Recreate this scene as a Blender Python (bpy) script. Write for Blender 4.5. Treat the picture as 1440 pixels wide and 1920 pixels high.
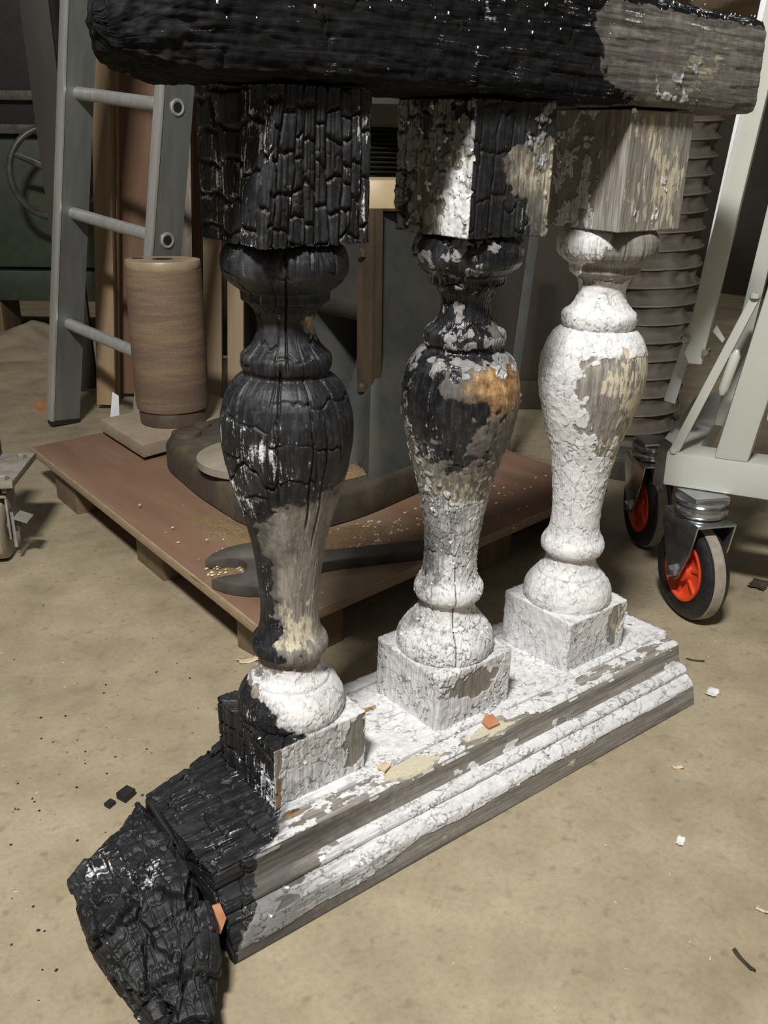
import bpy, bmesh, math, random
import numpy as np
from mathutils import Vector, Matrix, Euler

for o in list(bpy.data.objects): bpy.data.objects.remove(o)
S = bpy.context.scene
COL = S.collection
PI = math.pi

# ------------------------------------------------------------------ camera
cd = bpy.data.cameras.new('camera'); cam = bpy.data.objects.new('camera', cd); COL.objects.link(cam)
cam.location = (-0.4473, -0.7194, 0.6954)
cam.rotation_euler = (1.2089, -0.0119, -0.6687)
cd.sensor_fit = 'VERTICAL'; cd.sensor_height = 36.0; cd.lens = 1707.0/1920*36; cd.clip_start = 0.02
S.camera = cam

# ------------------------------------------------------------------ world, lamps, exposure
w = bpy.data.worlds.new('workshop_air'); S.world = w; w.use_nodes = True
bg = w.node_tree.nodes['Background']; bg.inputs[0].default_value = (1.0, 0.96, 0.9, 1); bg.inputs[1].default_value = 0.075
def area(name, loc, target, sx, sy, power, col):
    l = bpy.data.lights.new(name, 'AREA'); l.shape = 'RECTANGLE'; l.size = sx; l.size_y = sy; l.energy = power; l.color = col
    o = bpy.data.objects.new(name, l); COL.objects.link(o); o.location = loc
    o.rotation_euler = (Vector(target)-Vector(loc)).to_track_quat('-Z', 'Y').to_euler()
    return o
area('ceiling_lamp', (-1.10, -0.95, 2.50), (0.25, 0.0, 0.3), 0.42, 0.16, 80, (1.0, 0.975, 0.93))
area('ceiling_lamp', (2.2, 3.4, 3.0), (2.0, 3.0, 0.0), 1.2, 0.15, 16, (1.0, 0.95, 0.85))
S.view_settings.view_transform = 'Standard'; S.view_settings.look = 'None'
S.view_settings.gamma = 1.0; S.view_settings.use_curve_mapping = False
S.view_settings.exposure = 0.52

# ------------------------------------------------------------------ numpy noise
def _h(ix, iy, iz, seed):
    h = (ix.astype(np.int64)*374761393 + iy.astype(np.int64)*668265263 + iz.astype(np.int64)*2147483647 + seed*1274126177) & 0xFFFFFFFF
    h = ((h ^ (h >> 13))*1274126177) & 0xFFFFFFFF
    h = ((h ^ (h >> 16))*2246822519) & 0xFFFFFFFF
    h = h ^ (h >> 15)
    return (h & 0xFFFFFF).astype(np.float64)/16777216.0
def vnoise(P, seed=0):
    I = np.floor(P); f = P-I; f = f*f*(3-2*f)
    ix, iy, iz = I[:, 0], I[:, 1], I[:, 2]; r = 0
    for a in (0, 1):
        wa = f[:, 0] if a else 1-f[:, 0]
        for b in (0, 1):
            wb = f[:, 1] if b else 1-f[:, 1]
            for c in (0, 1):
                wc = f[:, 2] if c else 1-f[:, 2]
                r = r + wa*wb*wc*_h(ix+a, iy+b, iz+c, seed)
    return r
def fbm(P, octv=3, seed=0):
    r = 0; a = 0.5; t = 0
    for k in range(octv):
        r = r + a*vnoise(P*(2.03**k)+17.3*k, seed+k); t += a; a *= 0.55
    return r/t
def voro(P, seed=0):
    I = np.floor(P); n = len(P)
    f1 = np.full(n, 9.0); f2 = np.full(n, 9.0); cid = np.zeros(n); vec = np.zeros((n, 3))
    for a in (-1, 0, 1):
        for b in (-1, 0, 1):
            for c in (-1, 0, 1):
                J = I+np.array([a, b, c])
                hx = _h(J[:, 0], J[:, 1], J[:, 2], seed); hy = _h(J[:, 0], J[:, 1], J[:, 2], seed+7); hz = _h(J[:, 0], J[:, 1], J[:, 2], seed+13)
                d = P-(J+np.stack([hx, hy, hz], 1)); dd = np.sqrt((d*d).sum(1))
                m = dd < f1
                f2 = np.where(m, f1, np.minimum(f2, dd)); f1 = np.where(m, dd, f1)
                cid = np.where(m, (hx*7.13+hy*3.7+hz*5.1) % 1.0, cid); vec[m] = d[m]
    return f1, f2, cid, vec
def sst(a, b, x):
    t = np.clip((x-a)/(b-a), 0, 1); return t*t*(3-2*t)
def bricks(s, z, wd, ht, seed):
    """jittered checks: columns along the grain cut across at irregular heights; distance (m) to the nearest split, cell hash"""
    q = np.stack([s/wd*0.9, z/ht*0.35, 0*s], 1)
    s2 = s + wd*0.75*(vnoise(q, seed)-0.5) + 0.0016*(vnoise(np.stack([s/0.01, z/0.012, 0*s], 1), seed+5)-0.5)
    ci = np.floor(s2/wd); fs = s2/wd-ci
    z0 = 0*ci
    off = _h(ci, z0, z0, seed+1); hs = ht*(0.65+0.8*_h(ci, z0, z0, seed+2))
    z2 = z + 0.008*(vnoise(np.stack([s/0.012, z/0.02, 0*s], 1), seed+3)-0.5)+0.004*(vnoise(np.stack([s/0.004, z/0.01, 0*s], 1), seed+4)-0.5)
    ri = np.floor(z2/hs+off); fz = z2/hs+off-ri
    ds = np.minimum(fs, 1-fs)*wd; dz = np.minimum(fz, 1-fz)*hs
    return ds, dz, _h(ci, ri, z0, seed+6)

# ------------------------------------------------------------------ object helpers
def link(name, me, mat=None, parent=None):
    o = bpy.data.objects.new(name, me); COL.objects.link(o)
    if mat is not None and me is not None and not me.materials: me.materials.append(mat)
    if parent is not None: o.parent = parent
    return o
def tag(o, label, cat, group=None, kind=None):
    o['label'] = label; o['category'] = cat
    if group: o['group'] = group
    if kind: o['kind'] = kind
    return o
def thing(name, loc, label, cat, rot=(0, 0, 0), group=None):
    o = bpy.data.objects.new(name, None); COL.objects.link(o); o.location = loc; o.rotation_euler = rot; o.empty_display_size = 0.05
    return tag(o, label, cat, group)
def me_from(verts, faces, smooth=True, name='m'):
    me = bpy.data.meshes.new(name); me.from_pydata([tuple(v) for v in verts], [], faces); me.update()
    if smooth: me.polygons.foreach_set('use_smooth', [True]*len(me.polygons))
    return me
def bm_done(bm, name='m', smooth=False, bevel=0, seg=2):
    if bevel:
        bmesh.ops.bevel(bm, geom=[e for e in bm.edges if e.calc_face_angle(0) > 0.5], offset=bevel, segments=seg, affect='EDGES', profile=0.6, clamp_overlap=True)
    bmesh.ops.recalc_face_normals(bm, faces=bm.faces)
    me = bpy.data.meshes.new(name); bm.to_mesh(me); bm.free()
    if smooth:
        me.polygons.foreach_set('use_smooth', [True]*len(me.polygons))
        try: me.set_sharp_from_angle(angle=math.radians(38))
        except Exception: pass
    return me
def box_me(x0, x1, y0, y1, z0, z1, bevel=0.002, M=None):
    bm = bmesh.new(); bmesh.ops.create_cube(bm, size=1)
    for v in bm.verts: v.co = Vector((x0+(v.co.x+.5)*(x1-x0), y0+(v.co.y+.5)*(y1-y0), z0+(v.co.z+.5)*(z1-z0)))
    if M is not None: bmesh.ops.transform(bm, matrix=M, verts=bm.verts)
    return bm_done(bm, bevel=bevel, smooth=True)
def prism_me(poly, z0, z1, bevel=0.002, M=None):
    bm = bmesh.new(); vs = [bm.verts.new((x, y, z0)) for x, y in poly]; f = bm.faces.new(vs)
    r = bmesh.ops.extrude_face_region(bm, geom=[f])
    for v in r['geom']:
        if isinstance(v, bmesh.types.BMVert): v.co.z = z1
    if M is not None: bmesh.ops.transform(bm, matrix=M, verts=bm.verts)
    return bm_done(bm, bevel=bevel, smooth=True)
def lathe_me(prof, seg=48, M=None, closed=False):
    if closed: prof = list(prof)+[prof[0]]
    vs = []; fs = []; K = len(prof)
    for r, z in prof:
        for k in range(seg):
            a = 2*PI*k/seg; vs.append((r*math.cos(a), r*math.sin(a), z))
    for i in range(K-1):
        for k in range(seg):
            k2 = (k+1) % seg; fs.append((i*seg+k, i*seg+k2, (i+1)*seg+k2, (i+1)*seg+k))
    if prof[0][0] > 1e-6 and not closed: fs.append(tuple(reversed(range(seg))))
    if prof[-1][0] > 1e-6 and not closed: fs.append(tuple((K-1)*seg+k for k in range(seg)))
    bm = bmesh.new(); bv = [bm.verts.new(v) for v in vs]; bm.verts.ensure_lookup_table()
    for f in fs:
        try: bm.faces.new([bv[i] for i in f])
        except ValueError: pass
    bmesh.ops.remove_doubles(bm, verts=bm.verts, dist=1e-6)
    if M is not None: bmesh.ops.transform(bm, matrix=M, verts=bm.verts)
    return bm_done(bm, smooth=True)
def tube_me(path, rad, seg=12, caps=True):
    path = [Vector(p) for p in path]; vs = []; fs = []; n = len(path)
    rads = rad if isinstance(rad, (list, tuple)) else [rad]*n
    up = Vector((0, 0, 1)); prevn = None
    for i, p in enumerate(path):
        t = (path[min(i+1, n-1)]-path[max(i-1, 0)]).normalized()
        if prevn is None:
            a = up if abs(t.z) < .9 else Vector((1, 0, 0)); nn = t.cross(a).normalized()
        else: nn = (prevn-t*prevn.dot(t)).normalized()
        prevn = nn; b = t.cross(nn)
        for k in range(seg):
            a = 2*PI*k/seg; vs.append(p+(nn*math.cos(a)+b*math.sin(a))*rads[i])
    for i in range(n-1):
        for k in range(seg):
            k2 = (k+1) % seg; fs.append((i*seg+k, i*seg+k2, (i+1)*seg+k2, (i+1)*seg+k))
    if caps: fs += [tuple(reversed(range(seg))), tuple((n-1)*seg+k for k in range(seg))]
    me = me_from(vs, fs)
    try: me.set_sharp_from_angle(angle=math.radians(50))
    except Exception: pass
    return me
def along(p0, p1):
    """matrix taking local z axis from p0 to p1"""
    p0 = Vector(p0); d = (Vector(p1)-p0)
    return Matrix.Translation(p0) @ d.to_track_quat('Z', 'Y').to_matrix().to_4x4()

# ------------------------------------------------------------------ node helpers
def nd(nt, typ, props=None, pos=None, **ins):
    n = nt.nodes.new(typ)
    for k, v in (props or {}).items(): setattr(n, k, v)
    def put(sock, v):
        if isinstance(v, bpy.types.NodeSocket): nt.links.new(v, sock)
        else:
            if sock.type == 'RGBA' and len(v) == 3: v = (*v, 1)
            sock.default_value = v
    for i, v in enumerate(pos or []):
        if v is not None: put(n.inputs[i], v)
    for k, v in ins.items(): put(n.inputs[k.replace('_', ' ')], v)
    return n
def mth(nt, op, a, b=0.0, c=None, clamp=False):
    return nd(nt, 'ShaderNodeMath', {'operation': op, 'use_clamp': clamp}, [a, b] + ([c] if c is not None else [])).outputs[0]
def mixc(nt, f, a, b, mode='MIX'):
    n = nt.nodes.new('ShaderNodeMix'); n.data_type = 'RGBA'; n.blend_type = mode
    for i, v in ((0, f), (6, a), (7, b)):
        if isinstance(v, bpy.types.NodeSocket): nt.links.new(v, n.inputs[i])
        else: n.inputs[i].default_value = v if i == 0 else ((*v, 1) if len(v) == 3 else v)
    return n.outputs[2]
def ramp(nt, f, stops, interp='LINEAR'):
    n = nt.nodes.new('ShaderNodeValToRGB'); n.color_ramp.interpolation = interp
    nt.links.new(f, n.inputs[0]); e = n.color_ramp.elements
    while len(e) < len(stops): e.new(0.5)
    for k, (p, c) in enumerate(stops):
        if isinstance(c, (int, float)): c = (c, c, c)
        e[k].position = p; e[k].color = (*c, 1)
    return n.outputs[0]
def vmul(nt, v, s):
    return nd(nt, 'ShaderNodeVectorMath', {'operation': 'MULTIPLY'}, [v, s]).outputs[0]
def noise(nt, v, scale=1.0, detail=3.0, rough=0.55, dist=0.0):
    return nd(nt, 'ShaderNodeTexNoise', None, None, Vector=v, Scale=scale, Detail=detail, Roughness=rough, Distortion=dist).outputs[0]
def newmat(name):
    m = bpy.data.materials.new(name); m.use_nodes = True; nt = m.node_tree
    return m, nt, nt.nodes['Principled BSDF'], nt.nodes.new('ShaderNodeTexCoord').outputs['Object']
def setb(nt, b, color=None, rough=None, metal=None, bump=None, strength=0.5, dist=0.001, spec=None):
    for nm, v in (('Base Color', color), ('Roughness', rough), ('Metallic', metal), ('Specular IOR Level', spec)):
        if v is None: continue
        if isinstance(v, bpy.types.NodeSocket): nt.links.new(v, b.inputs[nm])
        else: b.inputs[nm].default_value = (*v, 1) if nm == 'Base Color' else v
    if bump is not None:
        bn = nd(nt, 'ShaderNodeBump', None, None, Strength=strength, Distance=dist, Height=bump)
        nt.links.new(bn.outputs[0], b.inputs['Normal'])
def simple(name, c1, c2, scale=20, rough=0.6, metal=0.0, stretch=(1, 1, 1), bump=0.2, bdist=0.0006, c3=None, detail=5, spec=None):
    m, nt, b, oc = newmat(name)
    v = vmul(nt, oc, stretch)
    n = noise(nt, v, scale, detail, 0.6)
    st = [(0.3, c1), (0.7, c2)] if c3 is None else [(0.28, c1), (0.52, c2), (0.72, c3)]
    c = ramp(nt, n, st)
    n2 = noise(nt, v, scale*4, 4, 0.6)
    setb(nt, b, c, ramp(nt, n2, [(0.3, max(rough-.08, .05)), (0.7, min(rough+.1, 1))]), metal, n2, bump, bdist, spec)
    return m

# ------------------------------------------------------------------ materials
def weathered(name, stretch, gloss=0.52, dark=1.0):
    """bare grey wood, undercoat, white paint, char, ash and splits, driven by masks carried on the surface"""
    m, nt, b, oc = newmat(name)
    A = nd(nt, 'ShaderNodeAttribute', {'attribute_name': 'mask_a'}).outputs['Color']
    B = nd(nt, 'ShaderNodeAttribute', {'attribute_name': 'mask_b'}).outputs['Color']
    sa = nd(nt, 'ShaderNodeSeparateColor', None, [A]).outputs; sb = nd(nt, 'ShaderNodeSeparateColor', None, [B]).outputs
    gv = vmul(nt, oc, stretch)
    grain = noise(nt, gv, 420, 3, 0.6); fib = noise(nt, gv, 90, 4, 0.6)
    fine = noise(nt, oc, 420, 4, 0.65); mid = noise(nt, oc, 110, 4, 0.6); low = noise(nt, oc, 22, 4, 0.6)
    flk = noise(nt, vmul(nt, oc, tuple(1.0 if q == 1 else 0.3 for q in stretch)), 170, 3, 0.55)
    def mk(attr, nz, amp, soft):
        a = mth(nt, 'SUBTRACT', attr, 0.5); q = mth(nt, 'MULTIPLY_ADD', mth(nt, 'SUBTRACT', nz, 0.5), amp, a)
        return mth(nt, 'MULTIPLY_ADD', q, 1.0/soft, 0.5, clamp=True)
    wood = ramp(nt, mth(nt, 'MULTIPLY_ADD', grain, 0.55, mth(nt, 'MULTIPLY', fib, 0.45)),
                [(0.31, (.085, .075, .064)), (0.46, (.195, .180, .160)), (0.56, (.285, .270, .247)), (0.70, (.39, .378, .358))])
    wood = mixc(nt, ramp(nt, low, [(0.35, 0.0), (0.7, 0.35)]), wood, mixc(nt, 0.5, wood, (.20, .145, .09)))
    cream = ramp(nt, fine, [(0.3, (.46, .41, .30)), (0.6, (.58, .53, .40))])
    ochre = ramp(nt, mid, [(0.32, (.10, .05, .02)), (0.5, (.33, .19, .075)), (0.68, (.52, .37, .2))])
    paint = ramp(nt, mth(nt, 'MULTIPLY_ADD', mid, 0.6, mth(nt, 'MULTIPLY', low, 0.4)), [(0.30, (.40, .395, .39)), (0.45, (.62, .62, .625)), (0.62, (.74, .74, .75))])
    paint = mixc(nt, ramp(nt, fine, [(0.26, 0.6), (0.36, 0.0)]), paint, (.2, .18, .16))
    char = ramp(nt, mth(nt, 'MULTIPLY_ADD', grain, 0.5, mth(nt, 'MULTIPLY', mid, 0.5)), [(0.36, tuple(v*dark for v in (.004, .004, .005))), (0.52, tuple(v*dark for v in (.011, .0115, .0135))), (0.68, tuple(v*dark for v in (.038, .040, .045)))])
    char = mixc(nt, ramp(nt, mth(nt, 'MULTIPLY_ADD', low, 0.5, mth(nt, 'MULTIPLY', fib, 0.5)), [(0.50, 0.0), (0.68, 0.6)]), char, (.062, .065, .074) if dark == 1.0 else (.02, .02, .02))
    ash = ramp(nt, fine, [(0.3, (.32, .33, .36)), (0.55, (.72, .73, .76))])  # pale flecks: ash, with highlights on the char painted in too
    soot_tone = mk(sb[0], mth(nt, 'MULTIPLY_ADD', grain, 0.65, mth(nt, 'MULTIPLY', mid, 0.35)), 1.7, 0.5)
    c = mixc(nt, mk(sb[1], flk, 1.5, 0.14), wood, cream)
    c = mixc(nt, mk(sb[2], mid, 0.9, 0.35), c, ochre)
    pm = mk(sa[1], fine, 0.5, 0.16)
    c = mixc(nt, pm, c, paint)
    c = mixc(nt, mth(nt, 'MULTIPLY', soot_tone, 0.72), c, (.035, .032, .030))
    chm = mk(sa[0], mth(nt, 'MULTIPLY_ADD', grain, 0.5, mth(nt, 'MULTIPLY', mid, 0.5)), 1.1, 0.34)
    c = mixc(nt, chm, c, char)
    alp = nd(nt, 'ShaderNodeAttribute', {'attribute_name': 'mask_c'}).outputs['Color']
    sc = nd(nt, 'ShaderNodeSeparateColor', None, [alp]).outputs
    am = mk(sc[0], mth(nt, 'MULTIPLY_ADD', grain, 0.6, mth(nt, 'MULTIPLY', fine, 0.4)), 1.5, 0.2)
    c = mixc(nt, am, c, ash)
    c = mixc(nt, sa[2], c, (.012, .011, .010))
    rgh = mixc(nt, chm, (.72, .72, .72), (gloss, gloss, gloss)); rgh = mixc(nt, am, rgh, (.8, .8, .8))
    hgt = mth(nt, 'ADD', mth(nt, 'MULTIPLY', grain, 0.7), mth(nt, 'ADD', mth(nt, 'MULTIPLY', fine, 0.35), mth(nt, 'MULTIPLY', pm, 0.5)))
    setb(nt, b, c, None, None, hgt, 0.55, 0.0011, spec=0.36 if dark == 1.0 else 0.12)
    nt.links.new(rgh, b.inputs['Roughness'])
    return m
M_BAL = weathered('weathered_baluster_wood', (1, 1, 0.06))
M_BAL2 = weathered('tarry_baluster_wood', (1, 1, 0.08), 0.24)
M_RAIL = weathered('weathered_rail_wood', (0.06, 1, 1))
M_HAND = weathered('sooty_handrail_wood', (0.06, 1, 1), 0.78, 0.45)

def concrete():
    m, nt, b, oc = newmat('dusty_concrete')
    lo = noise(nt, oc, 2.2, 4, 0.55); mi = noise(nt, oc, 11, 6, 0.62); fi = noise(nt, oc, 140, 5, 0.7); sp = noise(nt, oc, 55, 2, 0.5)
    c = ramp(nt, mth(nt, 'MULTIPLY_ADD', mi, 0.6, mth(nt, 'MULTIPLY', lo, 0.4)), [(0.30, (.21, .171, .113)), (0.46, (.322, .268, .180)), (0.66, (.42, .355, .245))])
    c = mixc(nt, ramp(nt, fi, [(0.3, 0.3), (0.55, 0.0)]), c, (.15, .12, .085))
    c = mixc(nt, ramp(nt, sp, [(0.60, 0.0), (0.76, 0.45)]), c, (.12, .10, .08))
    setb(nt, b, c, ramp(nt, mi, [(0.3, 0.42), (0.7, 0.62)]), 0, mth(nt, 'ADD', fi, mth(nt, 'MULTIPLY', mi, 2.0)), 0.18, 0.001)
    return m
M_FLOOR = concrete()
M_WALL = simple('grimy_wall', (.035, .03, .025), (.075, .065, .05), 3, 0.85)
M_ALU = simple('dull_aluminium', (.17, .18, .175), (.25, .26, .25), 14, 0.46, 0.55, (1, 1, .2), 0.08)
M_ALU_B = simple('highlight_aluminium', (.50, .51, .49), (.66, .66, .63), 60, 0.33, 0.6, (1, 1, .1), 0.08)  # highlights of rungs and stile edges put into a brighter base colour
M_PLY = simple('reddish_plywood', (.15, .082, .05), (.215, .125, .08), 7, 0.72, 0, (1, .15, 1), 0.25, c3=(.29, .22, .15))
M_PLYEDGE = simple('pale_plywood_edge', (.27, .19, .115), (.38, .285, .185), 60, 0.75, 0, (1, 1, 3), 0.3)
M_PINE = simple('dusty_pine', (.20, .135, .07), (.33, .235, .13), 22, 0.72, 0, (1, 1, .07), 0.25)
M_PINE2 = simple('pale_batten_pine', (.25, .18, .10), (.36, .27, .17), 30, 0.7, 0, (1, 1, .06), 0.25)
M_BROWN = simple('brown_board', (.115, .058, .03), (.20, .11, .06), 12, 0.68, 0, (1, 1, .1), 0.2)
M_DARKBOARD = simple('dark_stained_board', (.022, .018, .014), (.05, .04, .03), 8, 0.7, 0, (1, 1, .2), 0.2)
M_MDF = simple('dusty_fibreboard', (.26, .205, .14), (.36, .295, .21), 10, 0.85, 0, (1, 1, 1), 0.2)
M_BLOCK = simple('pallet_block_wood', (.12, .08, .045), (.22, .155, .09), 30, 0.75, 0, (1, 1, .15), 0.3)
M_IRON = simple('grey_painted_casting', (.020, .0215, .019), (.036, .038, .034), 9, 0.72, 0.0, (1, 1, 1), 0.15, c3=(.052, .047, .036))
M_FOOT = simple('dusty_iron_casting', (.032, .026, .018), (.062, .05, .034), 12, 0.7, 0.0, (1, 1, 1), 0.3, c3=(.115, .088, .055))
M_STEEL = simple('dark_forged_steel', (.06, .055, .048), (.125, .115, .10), 24, 0.42, 0.35, (1, 1, 1), 0.2)
M_RUST = simple('brown_steel_strip', (.05, .036, .024), (.095, .07, .045), 18, 0.5, 0.3, (1, 1, .3), 0.2)
M_TAN = simple('tan_painted_disc', (.33, .245, .14), (.46, .36, .22), 8, 0.5, 0, (1, 1, 1), 0.1)
M_BLACK = simple('black_rubber', (.008, .008, .008), (.02, .02, .02), 40, 0.45, 0, (1, 1, 1), 0.1)
M_HOLE_SHADE = simple('painted_hole_shade', (.003, .003, .003), (.006, .006, .006), 5, 0.9)  # black stands for the shade inside holes, put into the colour
M_DISC = simple('pale_grey_disc', (.23, .20, .155), (.33, .29, .23), 9, 0.7, 0, (1, 3, 1), 0.15)
M_GREEN = simple('dark_green_enamel', (.027, .038, .021), (.042, .057, .033), 6, 0.45, 0, (1, 1, 1), 0.08)
M_BLACKPANEL = simple('black_panel', (.006, .006, .006), (.015, .014, .012), 6, 0.6)
M_HOIST = simple('pale_grey_green_enamel', (.42, .43, .385), (.47, .48, .435), 5, 0.34, 0, (1, 1, 1), 0.04, spec=.5)
M_ZINC = simple('bright_zinc_plate', (.42, .44, .46), (.62, .64, .66), 14, 0.22, 0.95, (1, 1, 1), 0.06)
M_RED = simple('orange_red_plastic', (.62, .055, .015), (.74, .085, .025), 10, 0.35, 0, (1, 1, 1), 0.05)
M_TREAD = simple('dusty_worn_tread', (.22, .19, .15), (.34, .30, .25), 80, 0.8, 0, (1, 1, 1), 0.3)
M_BLUE = simple('blue_enamel', (.01, .018, .085), (.02, .035, .15), 20, 0.4, 0, (1, 1, 1), 0.1)
M_DUSTMETAL = simple('dusty_trolley_metal', (.20, .18, .15), (.36, .33, .28), 30, 0.65, 0.2, (1, 1, 1), 0.2)
M_DUSTWHEEL = simple('dusty_pale_tyre', (.30, .25, .18), (.42, .36, .28), 25, 0.7, 0, (1, 1, 1), 0.2)
M_WHITE = simple('white_painted_strip', (.55, .55, .58), (.68, .68, .72), 20, 0.6, 0, (1, 1, .2), 0.1)
M_FABRIC = simple('brown_grey_duct_fabric', (.06, .049, .038), (.10, .083, .066), 26, 0.75, 0, (1, 1, 1), 0.3)
M_WIRE = simple('pale_duct_wire_rib', (.10, .087, .07), (.15, .13, .106), 40, 0.55, 0, (1, 1, 1), 0.1)
M_BAG = simple('tan_dust_bag_cloth', (.20, .155, .105), (.30, .24, .17), 18, 0.85, 0, (1, 1, 1), 0.3)
M_TERRA = simple('terracotta', (.36, .15, .07), (.52, .26, .13), 40, 0.8, 0, (1, 1, 1), 0.2)
M_FLAKE = simple('loose_white_paint', (.62, .62, .62), (.82, .82, .82), 60, 0.6, 0, (1, 1, 1), 0.1)
M_CHIP = simple('pale_wood_shaving', (.50, .40, .25), (.72, .60, .42), 50, 0.75, 0, (1, 1, 1), 0.1)
M_SAW = simple('sawdust', (.17, .105, .05), (.32, .22, .115), 220, 0.95, 0, (1, 1, 1), 0.8, 0.002)
M_CHARBIT = simple('charcoal', (.005, .005, .006), (.02, .02, .022), 120, 0.5, 0, (1, 1, 1), 0.5)
M_LEAF = simple('dry_dark_leaf', (.03, .022, .012), (.07, .05, .028), 50, 0.7)
def drum_mat():
    m, nt, b, oc = newmat('worn_abrasive_sleeve')
    g = noise(nt, oc, 420, 3, 0.7); bd = noise(nt, vmul(nt, oc, (2.2, 2.2, 17)), 1.0, 4, 0.6); lo = noise(nt, vmul(nt, oc, (9, 9, 120)), 1.0, 5, 0.65)
    c = ramp(nt, mth(nt, 'MULTIPLY_ADD', bd, 0.65, mth(nt, 'MULTIPLY', lo, 0.35)), [(0.36, (.14, .09, .062)), (0.48, (.17, .115, .08)), (0.56, (.235, .16, .095)), (0.68, (.28, .195, .115))])
    c = mixc(nt, ramp(nt, g, [(0.3, 0.5), (0.6, 0.0)]), c, (.07, .04, .028))
    setb(nt, b, c, 0.8, 0, g, 0.7, 0.0015)
    return m
M_SLEEVE = drum_mat()
M_DRUMTOP = simple('dusty_varnished_cap', (.26, .19, .12), (.36, .28, .19), 20, 0.4, 0, (1, 1, 1), 0.1)
M_DRUMBASE = simple('brown_drum_foot', (.06, .042, .03), (.11, .08, .055), 20, 0.5)

# ------------------------------------------------------------------ setting
bm = bmesh.new(); bmesh.ops.create_grid(bm, x_segments=40, y_segments=40, size=3.6)
for v in bm.verts: v.co += Vector((1.2, 1.6, 0))
fl = link('floor', bm_done(bm), M_FLOOR); fl['kind'] = 'structure'
bw = link('wall_back', box_me(-2.4, 4.8, 5.1, 5.2, 0, 3.2, 0), M_WALL); bw['kind'] = 'structure'
rw = link('wall_right', box_me(4.7, 4.8, -2, 5.1, 0, 3.2, 0), M_WALL); rw['kind'] = 'structure'

# ------------------------------------------------------------------ balustrade
T = 0.0818; SP = 0.2212
RX, RY = 0.785, -0.62            # across-the-piece axis used to place burns and bare patches
def interp_rows(rows, Z, t):
    """rows: (Z, left, middle, right); t from -1 (left) to 1 (right)"""
    rows = sorted(rows); zs = [r[0] for r in rows]
    L = np.interp(Z, zs, [r[1] for r in rows]); Mi = np.interp(Z, zs, [r[2] for r in rows]); R_ = np.interp(Z, zs, [r[3] for r in rows])
    return np.where(t < 0, Mi+(L-Mi)*np.clip(-t, 0, 1), Mi+(R_-Mi)*np.clip(t, 0, 1))
def gb(u, z, u0, z0, ru, rz): return np.exp(-((u-u0)/ru)**2-((z-z0)/rz)**2)

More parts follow.
